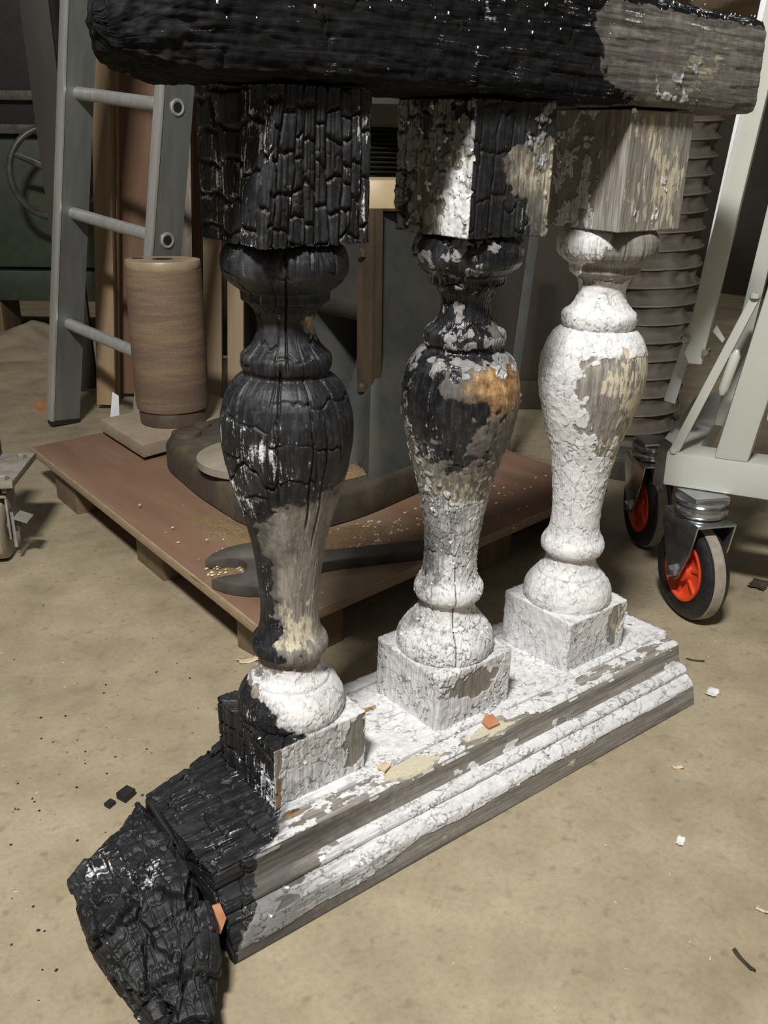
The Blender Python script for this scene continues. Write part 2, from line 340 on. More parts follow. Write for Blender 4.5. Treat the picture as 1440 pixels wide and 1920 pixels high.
def build_loft(rings, cap=6):
    """rings (K,M,3) -> verts grid with cap rings"""
    c0 = rings[0].mean(0); c1 = rings[-1].mean(0); L = []
    fr = np.linspace(0.03, 1, cap+1)[:-1] if cap else []
    for f in fr: L.append(c0+(rings[0]-c0)*f)
    L += list(rings)
    for f in reversed(list(fr)): L.append(c1+(rings[-1]-c1)*f)
    return np.array(L)
def grid_normals(G):
    K, Mn, _ = G.shape
    du = np.roll(G, -1, 1)-np.roll(G, 1, 1)
    Gp = np.concatenate([G[:1], G, G[-1:]], 0); dv = Gp[2:]-Gp[:-2]
    n = np.cross(du, dv); ln = np.linalg.norm(n, axis=2, keepdims=True); ln[ln == 0] = 1
    return n/ln
FLAKES = {}
def weather(name, G, fields, mat, parent, sarr, along_arr, seed, plate=0.0125, check=(0.016, 0.030), deep=0.0032, flip=False, erode=0.0, fib=1.0, gate=0.0, pst=(1, 1, 1), flakekey=None, nflake=0):
    K, Mn, _ = G.shape
    N = grid_normals(G).reshape(-1, 3); P = G.reshape(-1, 3)
    c = P.mean(0); tot = np.sign(((P-c)*N).sum()); N = N*(tot if tot != 0 else 1)
    F = fields(P, N)
    z0 = np.zeros(len(P)); get = lambda k: F.get(k, z0)
    pstv = np.array(pst); nA = fbm(P*55*pstv, 3, seed); nB = fbm(P*200, 3, seed+20); nL = fbm(P*14, 3, seed+31); nG = fbm(np.stack([sarr/0.0022, along_arr/0.03, z0], 1), 2, seed+40)
    cf = get('char')+0.55*(nA-0.5)*(get('char') > .02)+0.3*(nB-0.5); C = sst(0.40, 0.60, cf)
    wp = P*pstv/plate+1.3*(np.stack([nA, nL, nB], 1)-0.5)
    f1, f2, cid, vec = voro(wp, seed+3)
    pf = get('paint')+0.38*(cid-0.5)+0.75*(nA-0.5)+0.35*(nL-.5); Pm = sst(0.47, 0.53, pf)*(get('paint') > 0.03)
    ck = (1-sst(0.015, 0.075, f2-f1))*sst(0.33, 0.50, fbm(P*35+5, 2, seed+50))*np.clip(get('crk')+1, 0, 2)*0.5
    g1, g2, cid2, vec2 = voro(P/(plate*0.42)+2*(nA-.5)[:, None], seed+9)
    # paint plates: thickness, tilt of each plate, lifted rims
    tl = np.stack([np.cos(cid*40), np.sin(cid*40), np.cos(cid*77)], 1); tilt = (vec*tl).sum(1)
    lift = np.clip(F.get('lift', z0+1), 0, 3)
    hp = Pm*(0.0008+lift*(0.0009*np.clip(tilt, -.3, .8)+0.00035*sst(.25, .7, f1))+0.00015*(cid2-.5)*lift)-Pm*ck*0.0018
    # char: checks at two sizes
    ds, dz, h1 = bricks(sarr, along_arr, check[0], check[1], seed+60)
    ds2, dz2, h2 = bricks(sarr+.37, along_arr, check[0]*0.42, check[1]*0.75, seed+70)
    wid = (0.0006+0.0014*nL)*(.65 if gate else 1)
    gr = np.maximum(1-sst(wid*.3, wid*1.2, ds), 1-sst(wid*.5, wid*2.0, dz))
    gr2 = np.maximum(1-sst(.0002, .0011, ds2), (1-sst(.0002, .0013, dz2))*sst(.35, .55, nA))*sst(0.40, 0.6, fbm(P*28+9, 2, seed+80))
    if gate: gt = sst(gate, gate+.10, fbm(P*22+3, 2, seed+90)); gr = gr*gt; gr2 = gr2*gt
    hc = C*(-deep*gr-deep*0.35*gr2+(0.0014*(h1-.5)+0.0006*(h2-.5))*(.25 if gate else 1)+0.0006*fib*(nG-.5)-erode*nL)
    hw = (1-C)*(1-Pm)*0.0007*(nG-.5)
    spl = get('split'); h = hp+hc+hw-0.004*spl
    V = P+N*h[:, None]+F.get('shift', np.zeros_like(P))
    crack = np.clip(np.maximum(np.maximum(C*np.maximum(gr*.95, gr2*.7), Pm*ck*0.9), spl), 0, 1)
    edge = np.maximum(sst(0.0, .0035, np.minimum(ds, dz))*(1-sst(.0035, .006, np.minimum(ds, dz))), 0)
    ashf = get('ash')*(0.55+0.6*edge)+0.75*(nA-0.5)+0.3*fib*(nG-.5)
    ma = np.stack([C*0.96, Pm*(1-0.0*C), crack, np.ones(len(P))], 1)
    if 'over' in F: ma[:, 0] = np.where((F['over'] > 0) & (Pm > .5), ma[:, 0]*(1-F['over']), ma[:, 0])
    mb = np.stack([np.clip(get('soot_tone')+.4*(nA-.5)+.5*sst(.05, .5, cf)*(get('char') > .02), 0, 1), np.clip(get('cream')+.5*(nA-.5)*(get('cream') > .02), 0, 1), np.clip(get('ochre')+.5*(nA-.5)*(get('ochre') > .02), 0, 1), np.ones(len(P))], 1)
    mc = np.stack([np.clip(ashf, 0, 1), z0, z0, np.ones(len(P))], 1)
    # faces
    i = np.arange(K-1)[:, None]*Mn; j = np.arange(Mn)[None, :]; j2 = (j+1) % Mn
    q = np.stack([i+j, i+j2, i+Mn+j2, i+Mn+j], -1).reshape(-1, 4)
    if tot < 0: q = q[:, ::-1]
    nq = len(q)
    me = bpy.data.meshes.new(name); nV = len(V)
    cap0 = np.arange(Mn)[::-1]; cap1 = (K-1)*Mn+np.arange(Mn)
    if tot < 0: cap0 = cap0[::-1]; cap1 = cap1[::-1]
    loops = np.concatenate([q.ravel(), cap0, cap1]).astype(np.int32)
    starts = np.concatenate([np.arange(nq)*4, [nq*4, nq*4+Mn]]).astype(np.int32)
    me.vertices.add(nV); me.vertices.foreach_set('co', V.astype(np.float32).ravel())
    me.loops.add(len(loops)); me.loops.foreach_set('vertex_index', loops)
    me.polygons.add(nq+2); me.polygons.foreach_set('loop_start', starts)
    me.update(calc_edges=True); me.validate()
    me.polygons.foreach_set('use_smooth', np.ones(len(me.polygons), dtype=bool))
    for nm, arr in (('mask_a', ma), ('mask_b', mb), ('mask_c', mc)):
        at = me.attributes.new(nm, 'FLOAT_COLOR', 'POINT'); at.data.foreach_set('color', arr.astype(np.float32).ravel())
    o = link(name, me, mat, parent)
    if nflake:
        rng = np.random.default_rng(seed)
        pr = Pm*np.clip(ck*3+.08, 0, 1)*(f1 > .25)*np.clip(F.get('flk', z0+1), 0, 1)*(1-.8*C); pr = pr/pr.sum()
        FLAKES.setdefault(flakekey, []).append((V, N, rng.choice(nV, size=nflake, p=pr)))
    return o
def flakes_obj(name, key, parent, mat, seed, smin=.002, smax=.0055):
    rng = np.random.default_rng(seed); vs = []; fs = []
    for V, N, idx in FLAKES.get(key, []):
        for k in idx:
            n = N[k]; a = np.cross(n, rng.normal(size=3)); a /= np.linalg.norm(a)+1e-9; b = np.cross(n, a)
            L = rng.uniform(smin, smax); Wd = L*rng.uniform(.5, .9); curl = rng.uniform(.04, .32)*L; b0 = len(vs)
            for iu, uu in enumerate((-.5, 0, .5)):
                for iv, vv in enumerate((-.5, -.15, .2, .5)):
                    jit = rng.uniform(-.14, .14, 2)
                    vs.append(V[k]+a*(uu+jit[0])*Wd+b*(vv+jit[1])*L+n*(0.0003+curl*(vv+.5)**2+.0006*rng.uniform()))
            for iu in range(2):
                for iv in range(3):
                    fs.append((b0+iu*4+iv, b0+(iu+1)*4+iv, b0+(iu+1)*4+iv+1, b0+iu*4+iv+1))
    me = me_from(vs, fs); o = link(name, me, mat, parent); o['kind'] = 'stuff'
    return o

PROF = [(.0741,.0560),(.078,.0575),(.086,.0576),(.095,.0555),(.103,.0508),(.1085,.0462),(.1115,.0432),(.1125,.0412),(.1160,.0408),(.1172,.0388),(.120,.0358),(.125,.0333),(.131,.0319),(.138,.0315),(.1420,.0318),(.1428,.0340),(.1445,.0376),(.1485,.0401),(.154,.0408),(.158,.0401),(.1618,.0380),(.165,.0352),(.170,.0328),(.178,.0311),(.190,.0303),(.20,.0303),(.21,.0308),(.225,.0322),(.24,.0338),(.255,.0357),(.27,.0382),(.29,.0432),(.31,.0492),(.33,.0553),(.35,.0606),(.37,.0640),(.385,.0648),(.40,.0634),(.415,.0595),(.425,.0548),(.432,.0490),(.4360,.0436),(.4372,.0405),(.4385,.0400),(.4398,.0412),(.4430,.0430),(.4480,.0437),(.4530,.0432),(.4565,.0412),(.4578,.0388),(.4592,.0372),(.4630,.0330),(.468,.0298),(.474,.0274),(.481,.0263),(.488,.0268),(.494,.0292),(.499,.0338),(.502,.0380),(.5028,.0408),(.5115,.0412),(.5128,.0428),(.5155,.0472),(.521,.0538),(.527,.0572),(.534,.0582),(.541,.0575),(.547,.055),(.5505,.0525),(.5535,.050)]
def resample(prof, step):
    pz = np.array([p[0] for p in prof]); pr = np.array([p[1] for p in prof])
    sl = np.concatenate([[0], np.cumsum(np.hypot(np.diff(pz), np.diff(pr)))]); n = int(sl[-1]/step)
    t = np.linspace(0, sl[-1], n); z = np.interp(t, sl, pz); r = np.interp(t, sl, pr)
    for _ in range(1):
        r[1:-1] = .25*r[:-2]+.5*r[1:-1]+.25*r[2:]; z[1:-1] = .25*z[:-2]+.5*z[1:-1]+.25*z[2:]
    return z, r
def sq_ring(half, rad, Mn, halfy=None):
    hy = halfy or half; pts = []
    for cx, cy, a0 in ((half-rad, hy-rad, 0), (-half+rad, hy-rad, PI/2), (-half+rad, -hy+rad, PI), (half-rad, -hy+rad, 1.5*PI)):
        for k in range(9): a = a0+PI/2*k/8; pts.append((cx+rad*math.cos(a), cy+rad*math.sin(a)))
    return resample_loop(pts, Mn)
def resample_loop(pts, Mn, weights=None):
    p = np.array(pts+[pts[0]]); d = np.hypot(*np.diff(p, axis=0).T)
    dw = d if weights is None else d*np.array(weights)
    sl = np.concatenate([[0], np.cumsum(dw)]); t = np.linspace(0, sl[-1], Mn, endpoint=False)
    out = np.stack([np.interp(t, sl, p[:, 0]), np.interp(t, sl, p[:, 1])], 1)
    return out

bal = thing('balustrade_section', (0, 0, 0), 'fire-damaged wooden balustrade section, charred black at one end and flaking white at the other', 'balustrade')

# masks for each baluster -------------------------------------------------------
CH = [
 [(.0,1,.2,0),(.06,1,.3,0),(.075,1,.6,0),(.088,1,.5,.05),(.1,1,.3,0),(.115,.25,0,0),(.132,.3,.05,0),(.146,.9,.35,.05),(.155,.95,.55,.1),(.17,1,.32,0),(.2,1,.25,0),(.24,.95,.2,0),(.27,.8,.2,0),(.30,.62,.32,.05),(.32,.8,.45,.12),(.335,1,.6,.35),(.35,1,.95,.75),(.38,1,1,.95),(.42,1,1,.85),(.445,1,1,1),(.463,1,.95,.6),(.485,.85,.75,.3),(.503,1,1,.95),(.53,1,1,1),(.7,1,1,1)],
 [(.0,.1,0,0),(.08,.2,0,0),(.12,.4,0,0),(.16,.55,0,0),(.2,.85,.0,0),(.24,.55,.02,0),(.27,.35,.1,.05),(.3,.32,.40,.2),(.33,.42,.62,.3),(.36,.75,.62,.35),(.385,.95,.78,.2),(.405,.75,.3,0),(.425,.75,.35,.25),(.435,1,.9,.7),(.447,.95,.95,.2),(.46,.95,.95,.3),(.485,1,1,.95),(.51,1,.95,.85),(.535,1,.95,.95),(.56,.7,.85,.1),(.6,.5,.9,.1),(.645,.5,1,.5),(.665,.7,1,.95)],
 [(0,.0,.0,.0),(.7,.0,.0,.0)]]
PT = [
 [(.0,.1,.95,.75),(.06,.1,.95,.7),(.088,.1,.75,1),(.1,.25,.85,1),(.115,.55,.95,.95),(.132,.4,.45,.45),(.146,.15,.1,.15),(.17,.0,.05,.1),(.27,.25,0,0),(.31,.5,.0,0),(.33,.35,.2,0),(.345,0,0,0),(.7,0,0,0)],
 [(.0,1,.95,.95),(.13,.95,1,1),(.2,.75,.98,.95),(.24,.8,1,.95),(.262,.75,.85,.8),(.275,.5,.4,.35),(.3,.45,.3,.3),(.35,.5,.1,.35),(.385,.35,.0,.25),(.41,.4,.05,.15),(.43,.55,.45,.6),(.447,.45,.35,.7),(.47,.45,.4,.4),(.51,.45,.35,.2),(.535,.5,.5,.1),(.556,.55,.5,.1),(.60,.62,.35,.25),(.66,.55,.2,.1)],
 [(0,1.1,1.1,1),(.26,1.1,1.1,1),(.285,1.1,.75,.45),(.33,1.1,.2,.25),(.37,1.1,.2,.2),(.40,1.1,.3,.3),(.42,1.1,.75,.75),(.45,1.1,1.1,1.05),(.485,.9,1.05,.7),(.496,.4,.5,.25),(.51,.15,.2,.05),(.535,.35,.2,.1),(.56,.35,.08,.28),(.6,.4,.1,.3),(.66,.3,.05,.22)]]
CR = [
 [(.0,0,0,.1),(.13,.3,.35,.3),(.15,.0,.1,0),(.17,.1,.85,.25),(.185,.1,.6,.4),(.21,.05,.45,.4),(.235,0,.1,.25),(.3,0,.0,.05),(.46,0,.1,.35),(.49,0,.35,.6),(.505,0,0,0),(.7,0,0,0)],
 [(0,0,.1,.2),(.2,0,.1,.1),(.245,.1,.6,.1),(.27,.3,.7,.6),(.30,.45,.55,.6),(.33,.3,.45,.45),(.36,0,.2,.3),(.42,0,0,.3),(.5,0,0,.1),(.56,.4,.2,.5),(.6,.5,.2,.65),(.64,.5,.1,.5),(.67,.3,0,.1)],
 [(0,.2,.2,.4),(.27,.2,.5,.6),(.33,.2,.3,.6),(.38,.2,.48,.7),(.42,.2,.5,.6),(.5,.1,.2,.1),(.55,.1,.1,.35),(.6,.15,.15,.5),(.7,.1,.1,.35)]]
def bal_fields(i, block=None):
    def f(P, N):
        u = P[:, 0]*RX+P[:, 1]*RY; Z = P[:, 2]
        half = {None: np.interp(Z, [p[0] for p in PROF], [p[1] for p in PROF]), 'low': 0.072, 'top': 0.068}[block]
        t = np.clip(u/half, -1, 1)
        d = dict(char=interp_rows(CH[i], Z, t), paint=interp_rows(PT[i], Z, t), cream=interp_rows(CR[i], Z, t))
        z0 = np.zeros(len(P)); d['ochre'] = z0.copy(); d['ash'] = z0.copy(); d['soot_tone'] = z0.copy(); d['lift'] = z0+1
        left = np.clip(-N[:, 0], 0, 1) > .6; front = np.clip(-N[:, 1], 0, 1) > .6
        if i == 0:
            d['ash'] = .12+.3*gb(u, Z, -.02, .385, .05, .03)+.35*gb(u, Z, -.06, .32, .03, .03)+.2*gb(u, Z, -.05, .21, .03, .05)
            d['ochre'] = .75*gb(u, Z, -.012, .094, .022, .012)+.5*gb(u, Z, .03, .49, .02, .012)+.35*gb(u, Z, -.035, .108, .012, .01)
            d['soot_tone'] = .35*gb(u, Z, -.02, .25, .03, .05)+.3*gb(u, Z, .03, .36, .03, .03)
            d['lift'] = z0+.8
            if block == 'low':
                d['char'] = np.where(left, 1.0, np.where(front, .0, d['char'])); d['paint'] = np.where(left, .12, np.where(front, .95-.9*gb(P[:, 0], Z, .046, .045, .018, .03), .9))
                edge = np.exp(-((P[:, 0]+.053-.006*(fbm(P*70, 2, 6)-.5))/.005)**2)*(P[:, 1] < -.05)*sst(.30, .5, fbm(P*45, 2, 2)+.12); d['paint'] = d['paint']-edge; d['ochre'] = .6*edge
                d['ash'] = np.where(left, .16+.45*gb(P[:, 1], Z, -.04, .02, .03, .03), 0); d['soot_tone'] = np.where(front, .36, .0)
            if block == 'top':
                d['char'] = z0+1.1; d['ash'] = np.where(left, .33, .12)+.35*gb(u, Z, .07, .60, .015, .04)
                sh = np.zeros_like(P)
                cz = (P[:, 0] < 0)*(P[:, 1] < 0)*np.clip((Z-.56)/.1, 0, 1)
                sh[:, 0] = .012*cz*np.clip(-P[:, 0]/.055, 0, 1); d['shift'] = sh
        if i == 1:
            d['ochre'] = 1.2*gb(u, Z, .034, .402, .038, .030)+.7*gb(u, Z, .02, .447, .012, .007)+.5*gb(u, Z, .015, .615, .05, .03)*(block == 'top')
            d['ash'] = .2*gb(u, Z, -.045, .35, .03, .03)+.12
            d['soot_tone'] = .6*gb(u, Z, -.03, .40, .05, .018)+.45*gb(u, Z, .03, .32, .06, .05)+.62*gb(u, Z, .0, .23, .07, .055)+.3*gb(u, Z, 0, .1, .08, .06)
            d['soot_tone'] = d['soot_tone']+.6*sst(.415, .44, Z); d['lift'] = z0+np.where(Z > .43, 1.6, 1.0); d['crk'] = z0+.6
            d['over'] = z0+np.where(Z > .42, .9, .5)
            if block == 'low':
                d['char'] = z0+.0; d['paint'] = np.where(front, 1.0-1.0*gb(P[:, 0], Z, .0, .05, .045, .02), 1.05); d['soot_tone'] = np.where(front, .25, .30)
            if block == 'top':
                tt = P[:, 0]/.055
                cl = .40+.5*np.exp(-((P[:, 1]-.05)/.02)**2)+.5*np.clip((Z-.64)/.03, 0, 1)
                cfv = interp_rows([(.55,.95,.75,.35),(.58,1,.7,.1),(.61,1,.45,.0),(.635,1,.4,.1),(.655,1,.95,.8),(.68,1,1,1)], Z, tt)
                d['char'] = np.where(left, cl-.5*gb(P[:, 1], Z, -.038, .58, .02, .05), cfv)
                d['paint'] = np.where(left, .62+.6*gb(P[:, 1], Z, -.04, .575, .018, .03)-.3*np.exp(-((P[:, 1]-.012)/.004)**2), .12+.3*np.clip(tt, 0, 1))
                d['soot_tone'] = np.where(left, .5-.6*gb(P[:, 1], Z, -.04, .575, .02, .04), .35+.3*gb(P[:, 0], Z, .01, .57, .05, .02))
                d['cream'] = np.where(left, .5, .25+.45*gb(P[:, 0], Z, .01, .61, .04, .025)+.4*(P[:, 0] > .045))
        if i == 2:
            d['lift'] = z0+.9; d['ash'] = z0
            d['soot_tone'] = .02+.38*np.clip((Z-.49)/.03, 0, 1)
            d['cream'] = d['cream']-.35*gb(u, Z, -.005, .34, .03, .03)
            if block is None:
                bare = 1.0*gb(u, Z, .03, .365, .05, .05)
                d['paint'] = np.where(Z > .28, np.where(u < -.032, 1.1, d['paint']), d['paint'])
                d['paint'] = d['paint']-.35*bare+1.0*gb(u, Z, -.03, .535, .016, .016)
            if block == 'low':
                d['paint'] = np.where(front, .95-1.1*gb(P[:, 0], Z, .035, .05, .02, .03)-.5*gb(P[:, 0], Z, -.04, .05, .008, .02), 1.1); d['soot_tone'] = np.where(front, .2, .06)  # front face toned darker than the other sides
            if block == 'top':
                d['char'] = z0; d['paint'] = np.where(left, .42*(P[:, 1] > -.02)+.05, .12+.25*gb(P[:, 0], Z, .01, .58, .03, .03))
                d['cream'] = np.where(left, .12, .30+.25*gb(P[:, 0], Z, .01, .60, .035, .035))
                d['soot_tone'] = np.where(left, .45*(P[:, 1] > -.02), .22); d['ochre'] = np.where(left, .15, .2)  # left face toned darker behind its front strip
        # long splits along the grain
        if block is None:
            sp = 0
            for a0, za, zb, ww in {0: [(4.52, .29, .44, .0011), (4.0, .31, .46, .0012), (4.75, .27, .41, .0010), (4.15, .44, .56, .0010)], 1: [(4.2, .05, .2, .0006)], 2: [(4.6, .515, .55, .0008), (4.15, .515, .55, .0007)]}[i]:
                ang = np.arctan2(P[:, 1], P[:, 0]) % (2*PI); wob = .05*(vnoise(np.stack([Z*60, z0+a0, z0], 1), 5)-.5)
                sp = np.maximum(sp, (1-sst(ww*.5, ww*1.3, np.abs(ang-a0-wob)*half))*sst(za, za+.02, Z)*(1-sst(zb-.02, zb, Z)))
            d['split'] = sp
            if i == 0:
                ang = np.arctan2(P[:, 1], P[:, 0]) % (2*PI); zc = .352+.010*np.sin(ang*6.0)+.010*(vnoise(np.stack([ang*9, z0, z0], 1), 9)-.5)
                d['split'] = np.maximum(d['split'], (1-sst(.0010, .0026, np.abs(Z-zc)))*(ang < 4.05)*(ang > 2.2))
        return d
    return f
random.seed(3)
for i in range(3):
    rot = (0.0345, -0.006, 0)
    mat = (M_BAL, M_BAL2, M_BAL)[i]
    z, r = resample(PROF, 0.00125); Mn = 330
    if i == 0: r = r*0.985
    ang = np.linspace(0, 2*PI, Mn, endpoint=False)
    rings = np.stack([r[:, None]*np.cos(ang), r[:, None]*np.sin(ang), np.repeat(z[:, None], Mn, 1)], 2)
    G = build_loft(rings, 0); K = len(G)
    s = np.repeat((ang*0.046)[None, :], K, 0).ravel(); al = G[:, :, 2].ravel()
    nf = (20, 130, 90)[i]
    b = weather('baluster', G, bal_fields(i), mat, bal, s, al, 100+i*37, plate=(.012, .0095, .0125)[i], check=(0.026, 0.055), deep=(.0022, .0022, .002)[i], erode=(.0015, .0025, 0)[i], gate=(.46, .42, .5)[i], fib=.9, flakekey='b%d' % i, nflake=nf)
    b.location = (i*SP, 0, T); b.rotation_euler = rot
    b['label'] = ('charred black baluster with a bare grey lower shaft', 'half-burnt baluster with blistered black collar and mottled grey vase', 'white flaking baluster with a bare wood patch on its vase')[i]
    # plinth block
    for nm, blk, z0_, z1_, half, rad in (('plinth_block', 'low', 0.0, 0.0741, 0.0575, .0025), ('top_block', 'top', 0.5532, 0.675, 0.055, (.006, .004, .0015)[i])):
        Mb = 380; ring = sq_ring(half, rad, Mb); zz = np.linspace(z0_, z1_, int((z1_-z0_)/.00125))
        rg = np.stack([np.repeat(ring[None, :, 0], len(zz), 0), np.repeat(ring[None, :, 1], len(zz), 0), np.repeat(zz[:, None], Mb, 1)], 2)
        G = build_loft(rg, 26)
        per = np.arange(Mb)/Mb*8*half; s = np.repeat(per[None, :], len(G), 0).ravel(); al = G[:, :, 2].ravel()
        lf = (G[:, :, 0] < -half+.004).ravel()
        ck_ = (np.where(lf, .030, .0125), np.where(lf, .030, .027)) if (i == 0 and blk == 'top') else ((0.024, 0.034), (.018, .04), (.02, .04))[i]
        weather(nm, G, bal_fields(i, blk), mat if blk == 'low' else (M_BAL, M_BAL, M_BAL)[i], b, s, al, 300+i*41+(7 if blk == 'top' else 0), plate=.011, check=ck_, deep=(.0038, .002, .002)[i], erode=(.002, .001, 0)[i], fib=(.7, .5, .5)[i],
                flakekey='b%d' % i, nflake=0 if (i == 0 and blk == 'top') else (20, 45, 45 if blk == 'low' else 8)[i])
    flakes_obj('loose_paint_flakes', 'b%d' % i, b, M_FLAKE, 5+i)

# bottom rail --------------------------------------------------------------------
prof = [(.093, .0), (.095, .006), (.095, .078), (.092, .0818), (.0765, .0818), (.0745, .0785), (.0715, .0785), (.0695, .0818), (-.069, .0818), (-.0705, .0788), (-.0725, .0788), (-.074, .0812), (-.0955, .0812), (-.0985, .079), (-.1005, .074), (-.1015, .063), (-.1035, .0565), (-.106, .0528), (-.1095, .0510), (-.1135, .0498), (-.1166, .0465), (-.1168, .0435), (-.1155, .0415), (-.1175, .0398), (-.122, .0372), (-.1262, .0338), (-.1290, .0312), (-.1300, .0285), (-.1352, .0030), (-.1345, .0)]
wts = []
pp = prof+[prof[0]]
for a, b_ in zip(pp[:-1], pp[1:]):
    m_ = (a[0]+b_[0])/2; mz = (a[1]+b_[1])/2
    wts.append(0.15 if (mz < .003 and abs(a[0]-b_[0]) > .05) else (0.3 if m_ > .08 else 1.0))
Mr = 300
loop = resample_loop(prof, Mr, wts)
xs = np.linspace(-0.152, 0.575, 560)
rg = np.zeros((len(xs), Mr, 3)); rg[:, :, 0] = xs[:, None]; rg[:, :, 1] = loop[None, :, 0]; rg[:, :, 2] = loop[None, :, 1]
# back edge burnt away towards the charred end; ragged right end
bk = np.interp(xs, [-.16, -.10, -.045, .0, .05], [.045, .062, .086, .094, .095])
pos = rg[:, :, 1] > 0; rg[:, :, 1] = np.where(pos, rg[:, :, 1]/.095*bk[:, None], rg[:, :, 1])
slab = (rg[:, :, 1] < .07) & (rg[:, :, 1] > -.072) & (rg[:, :, 2] > .03)
tend = np.clip((xs-.40)/.175, 0, 1)[:, None]
rg[:, :, 0] += np.where(slab, .012*tend, 0) + tend*0.006*(loop[None, :, 0] > 0)
G = build_loft(rg, 20); K = len(G)
per = np.concatenate([[0], np.cumsum(np.hypot(*np.diff(loop, axis=0).T))])
s = np.repeat(per[None, :], K, 0).ravel(); al = G[:, :, 0].ravel()
def rail_fields(P, N):
    x, y, z = P.T; n = len(P); z0 = np.zeros(n)
    nn = fbm(P*18, 3, 77)-.5
    bx = np.interp(y, [-.14, -.1, -.09, -.05, .0, .05], [-.142, -.115, -.075, -.045, -.05, -.04])
    ch = 1-sst(-.02, .02, x-bx-.05*nn)
    top = (z > .077)
    fasc = (z <= .0785) & (z > .0535); bead = (z <= .0535) & (z > .0415); slope = (z <= .0415) & (z > .0305); low = z <= .0305
    paint = np.where(top, .95, 0.0)
    fade = np.interp(x, [-.15, -.05, .1, .25, .45, .58], [.0, .1, .2, .22, .3, .35])
    paint = np.where(fasc, .12+fade*.8*(z < .062)+.25*(z > .074), paint)
    paint = np.where(bead, np.interp(x, [-.15, -.08, .02, .1, .6], [.1, .3, .75, 1.0, 1.0]), paint)
    paint = np.where(slope, np.interp(x, [-.15, -.1, 0, .1, .6], [.35, .5, .85, 1.05, 1.0]), paint)
    lim = np.interp(x, [-.15, -.1, -.05, 0, .04, .08, .14, .22, .35, .6], [.014, .012, .015, .013, .018, .026, .0215, .0245, .0265, .0275])+.008*nn
    paint = np.where(low, np.where(z > lim, .95, .12), paint)
    grv = np.exp(-((y+.0715)/.0012)**2)*(z > .07)+np.exp(-((y-.073)/.0015)**2)*(z > .07)
    cream = np.where(top & (y < -.073), .25+.9*gb(x, y, .10, -.088, .035, .012)+.7*gb(x, y, .22, -.09, .03, .01), np.where(low, .12, .08))
    paint = paint-np.where(top & (y < -.073), 1.0*gb(x, y, .10, -.088, .03, .010)+.8*gb(x, y, .22, -.092, .03, .008)+.35, 0)
    ochre = .9*gb(x, y, .125, .03, .02, .008)*top+.8*gb(x, y, -.045, -.072, .02, .006)*top
    paint = paint-ochre
    soot_tone = np.where(fasc, .35-.15*np.clip(x*2, 0, 1), np.where(low, .22, .05))
    soot_tone = soot_tone+.45*np.exp(-((x-bx)/.05)**2)+.5*(1-sst(-.13, .16, x))*(z < .0785)
    lift = np.where(top, 1.3, .7)
    return dict(char=ch*1.05, paint=paint*(1-.9*(ch > .5)), cream=cream, ochre=ochre, soot_tone=soot_tone, ash=.2*ch+.3*np.exp(-((x-bx-.0)/.02)**2)*top, lift=lift, split=.6*grv*(fbm(P*40, 2, 3) > .42), crk=z0+.3)
br = weather('bottom_rail', G, rail_fields, M_RAIL, bal, s, al, 611, plate=.0115, check=(0.020, 0.032), deep=.0028, erode=.001, fib=.5, pst=(.45, 1, 1), flakekey='r', nflake=170)
br['label'] = 'moulded base rail, white paint peeling over bare grey timber'
flakes_obj('loose_paint_flakes', 'r', br, M_FLAKE, 19, .0025, .007)

# charred corner piece beyond the joint
ys = np.linspace(.052, -.235, 250)
xl = np.interp(-ys, [-.052, -.045, 0, .05, .1, .15, .2, .235], [-.168, -.180, -.252, -.258, -.256, -.250, -.243, -.225])
xr = np.interp(-ys, [-.052, .09, .11, .127, .15, .17, .235], [-.1535, -.1560, -.165, -.170, -.180, -.194, -.215])
zt = np.interp(-ys, [-.052, -.02, .0, .085, .12, .17, .21, .235], [.070, .078, .080, .078, .066, .052, .04, .025])
Mc = 230; rg = np.zeros((len(ys), Mc, 3))
for k, yv in enumerate(ys):
    a_, b_, h_ = xl[k], xr[k], zt[k]; wd = b_-a_
    lp = [(a_+.006, .0), (b_, .0), (b_, h_*.9), (b_-min(.01, wd*.2), h_), (a_+wd*.5, h_*.985), (a_+min(.02, wd*.3), h_*.93), (a_, h_*.72), (a_+.003, .01)]
    q = resample_loop(lp, Mc, [.3, .6, 1, 1, 1, 1, 1, 1]); rg[k, :, 0] = q[:, 0]; rg[k, :, 1] = yv; rg[k, :, 2] = q[:, 1]
G = build_loft(rg, 8); K = len(G); per = np.linspace(0, .36, Mc)
def corner_fields(P, N):
    x, y, z = P.T; z0 = np.zeros(len(P)); lump = (fbm(P*32, 3, 41)-.5)
    f1, f2, cid, v_ = voro(P*np.array([30, 30, 42])+.6*lump[:, None], 91)
    lump2 = (.016*(cid-.5)-.009*(1-sst(0, .10, f2-f1)))*np.clip((-y-.01)/.06, .25, 1)
    sh = N*(lump2+.006*lump)[:, None]*np.clip((z-.004)/.02, 0, 1)[:, None]
    return dict(char=z0+1.2, ash=.12+.5*gb(x, y, -.222, -.02, .022, .016)+.25*gb(x, y, -.2, -.055, .02, .02), ochre=z0, shift=sh)
cp = weather('charred_corner', G, corner_fields, M_RAIL, bal, np.repeat(per[None, :], K, 0).ravel(), G[:, :, 1].ravel(), 733, check=(0.024, 0.030), deep=.0022, erode=.001, fib=.25)
cp['label'] = 'crumbled black corner of the base rail, cracked into charcoal blocks'

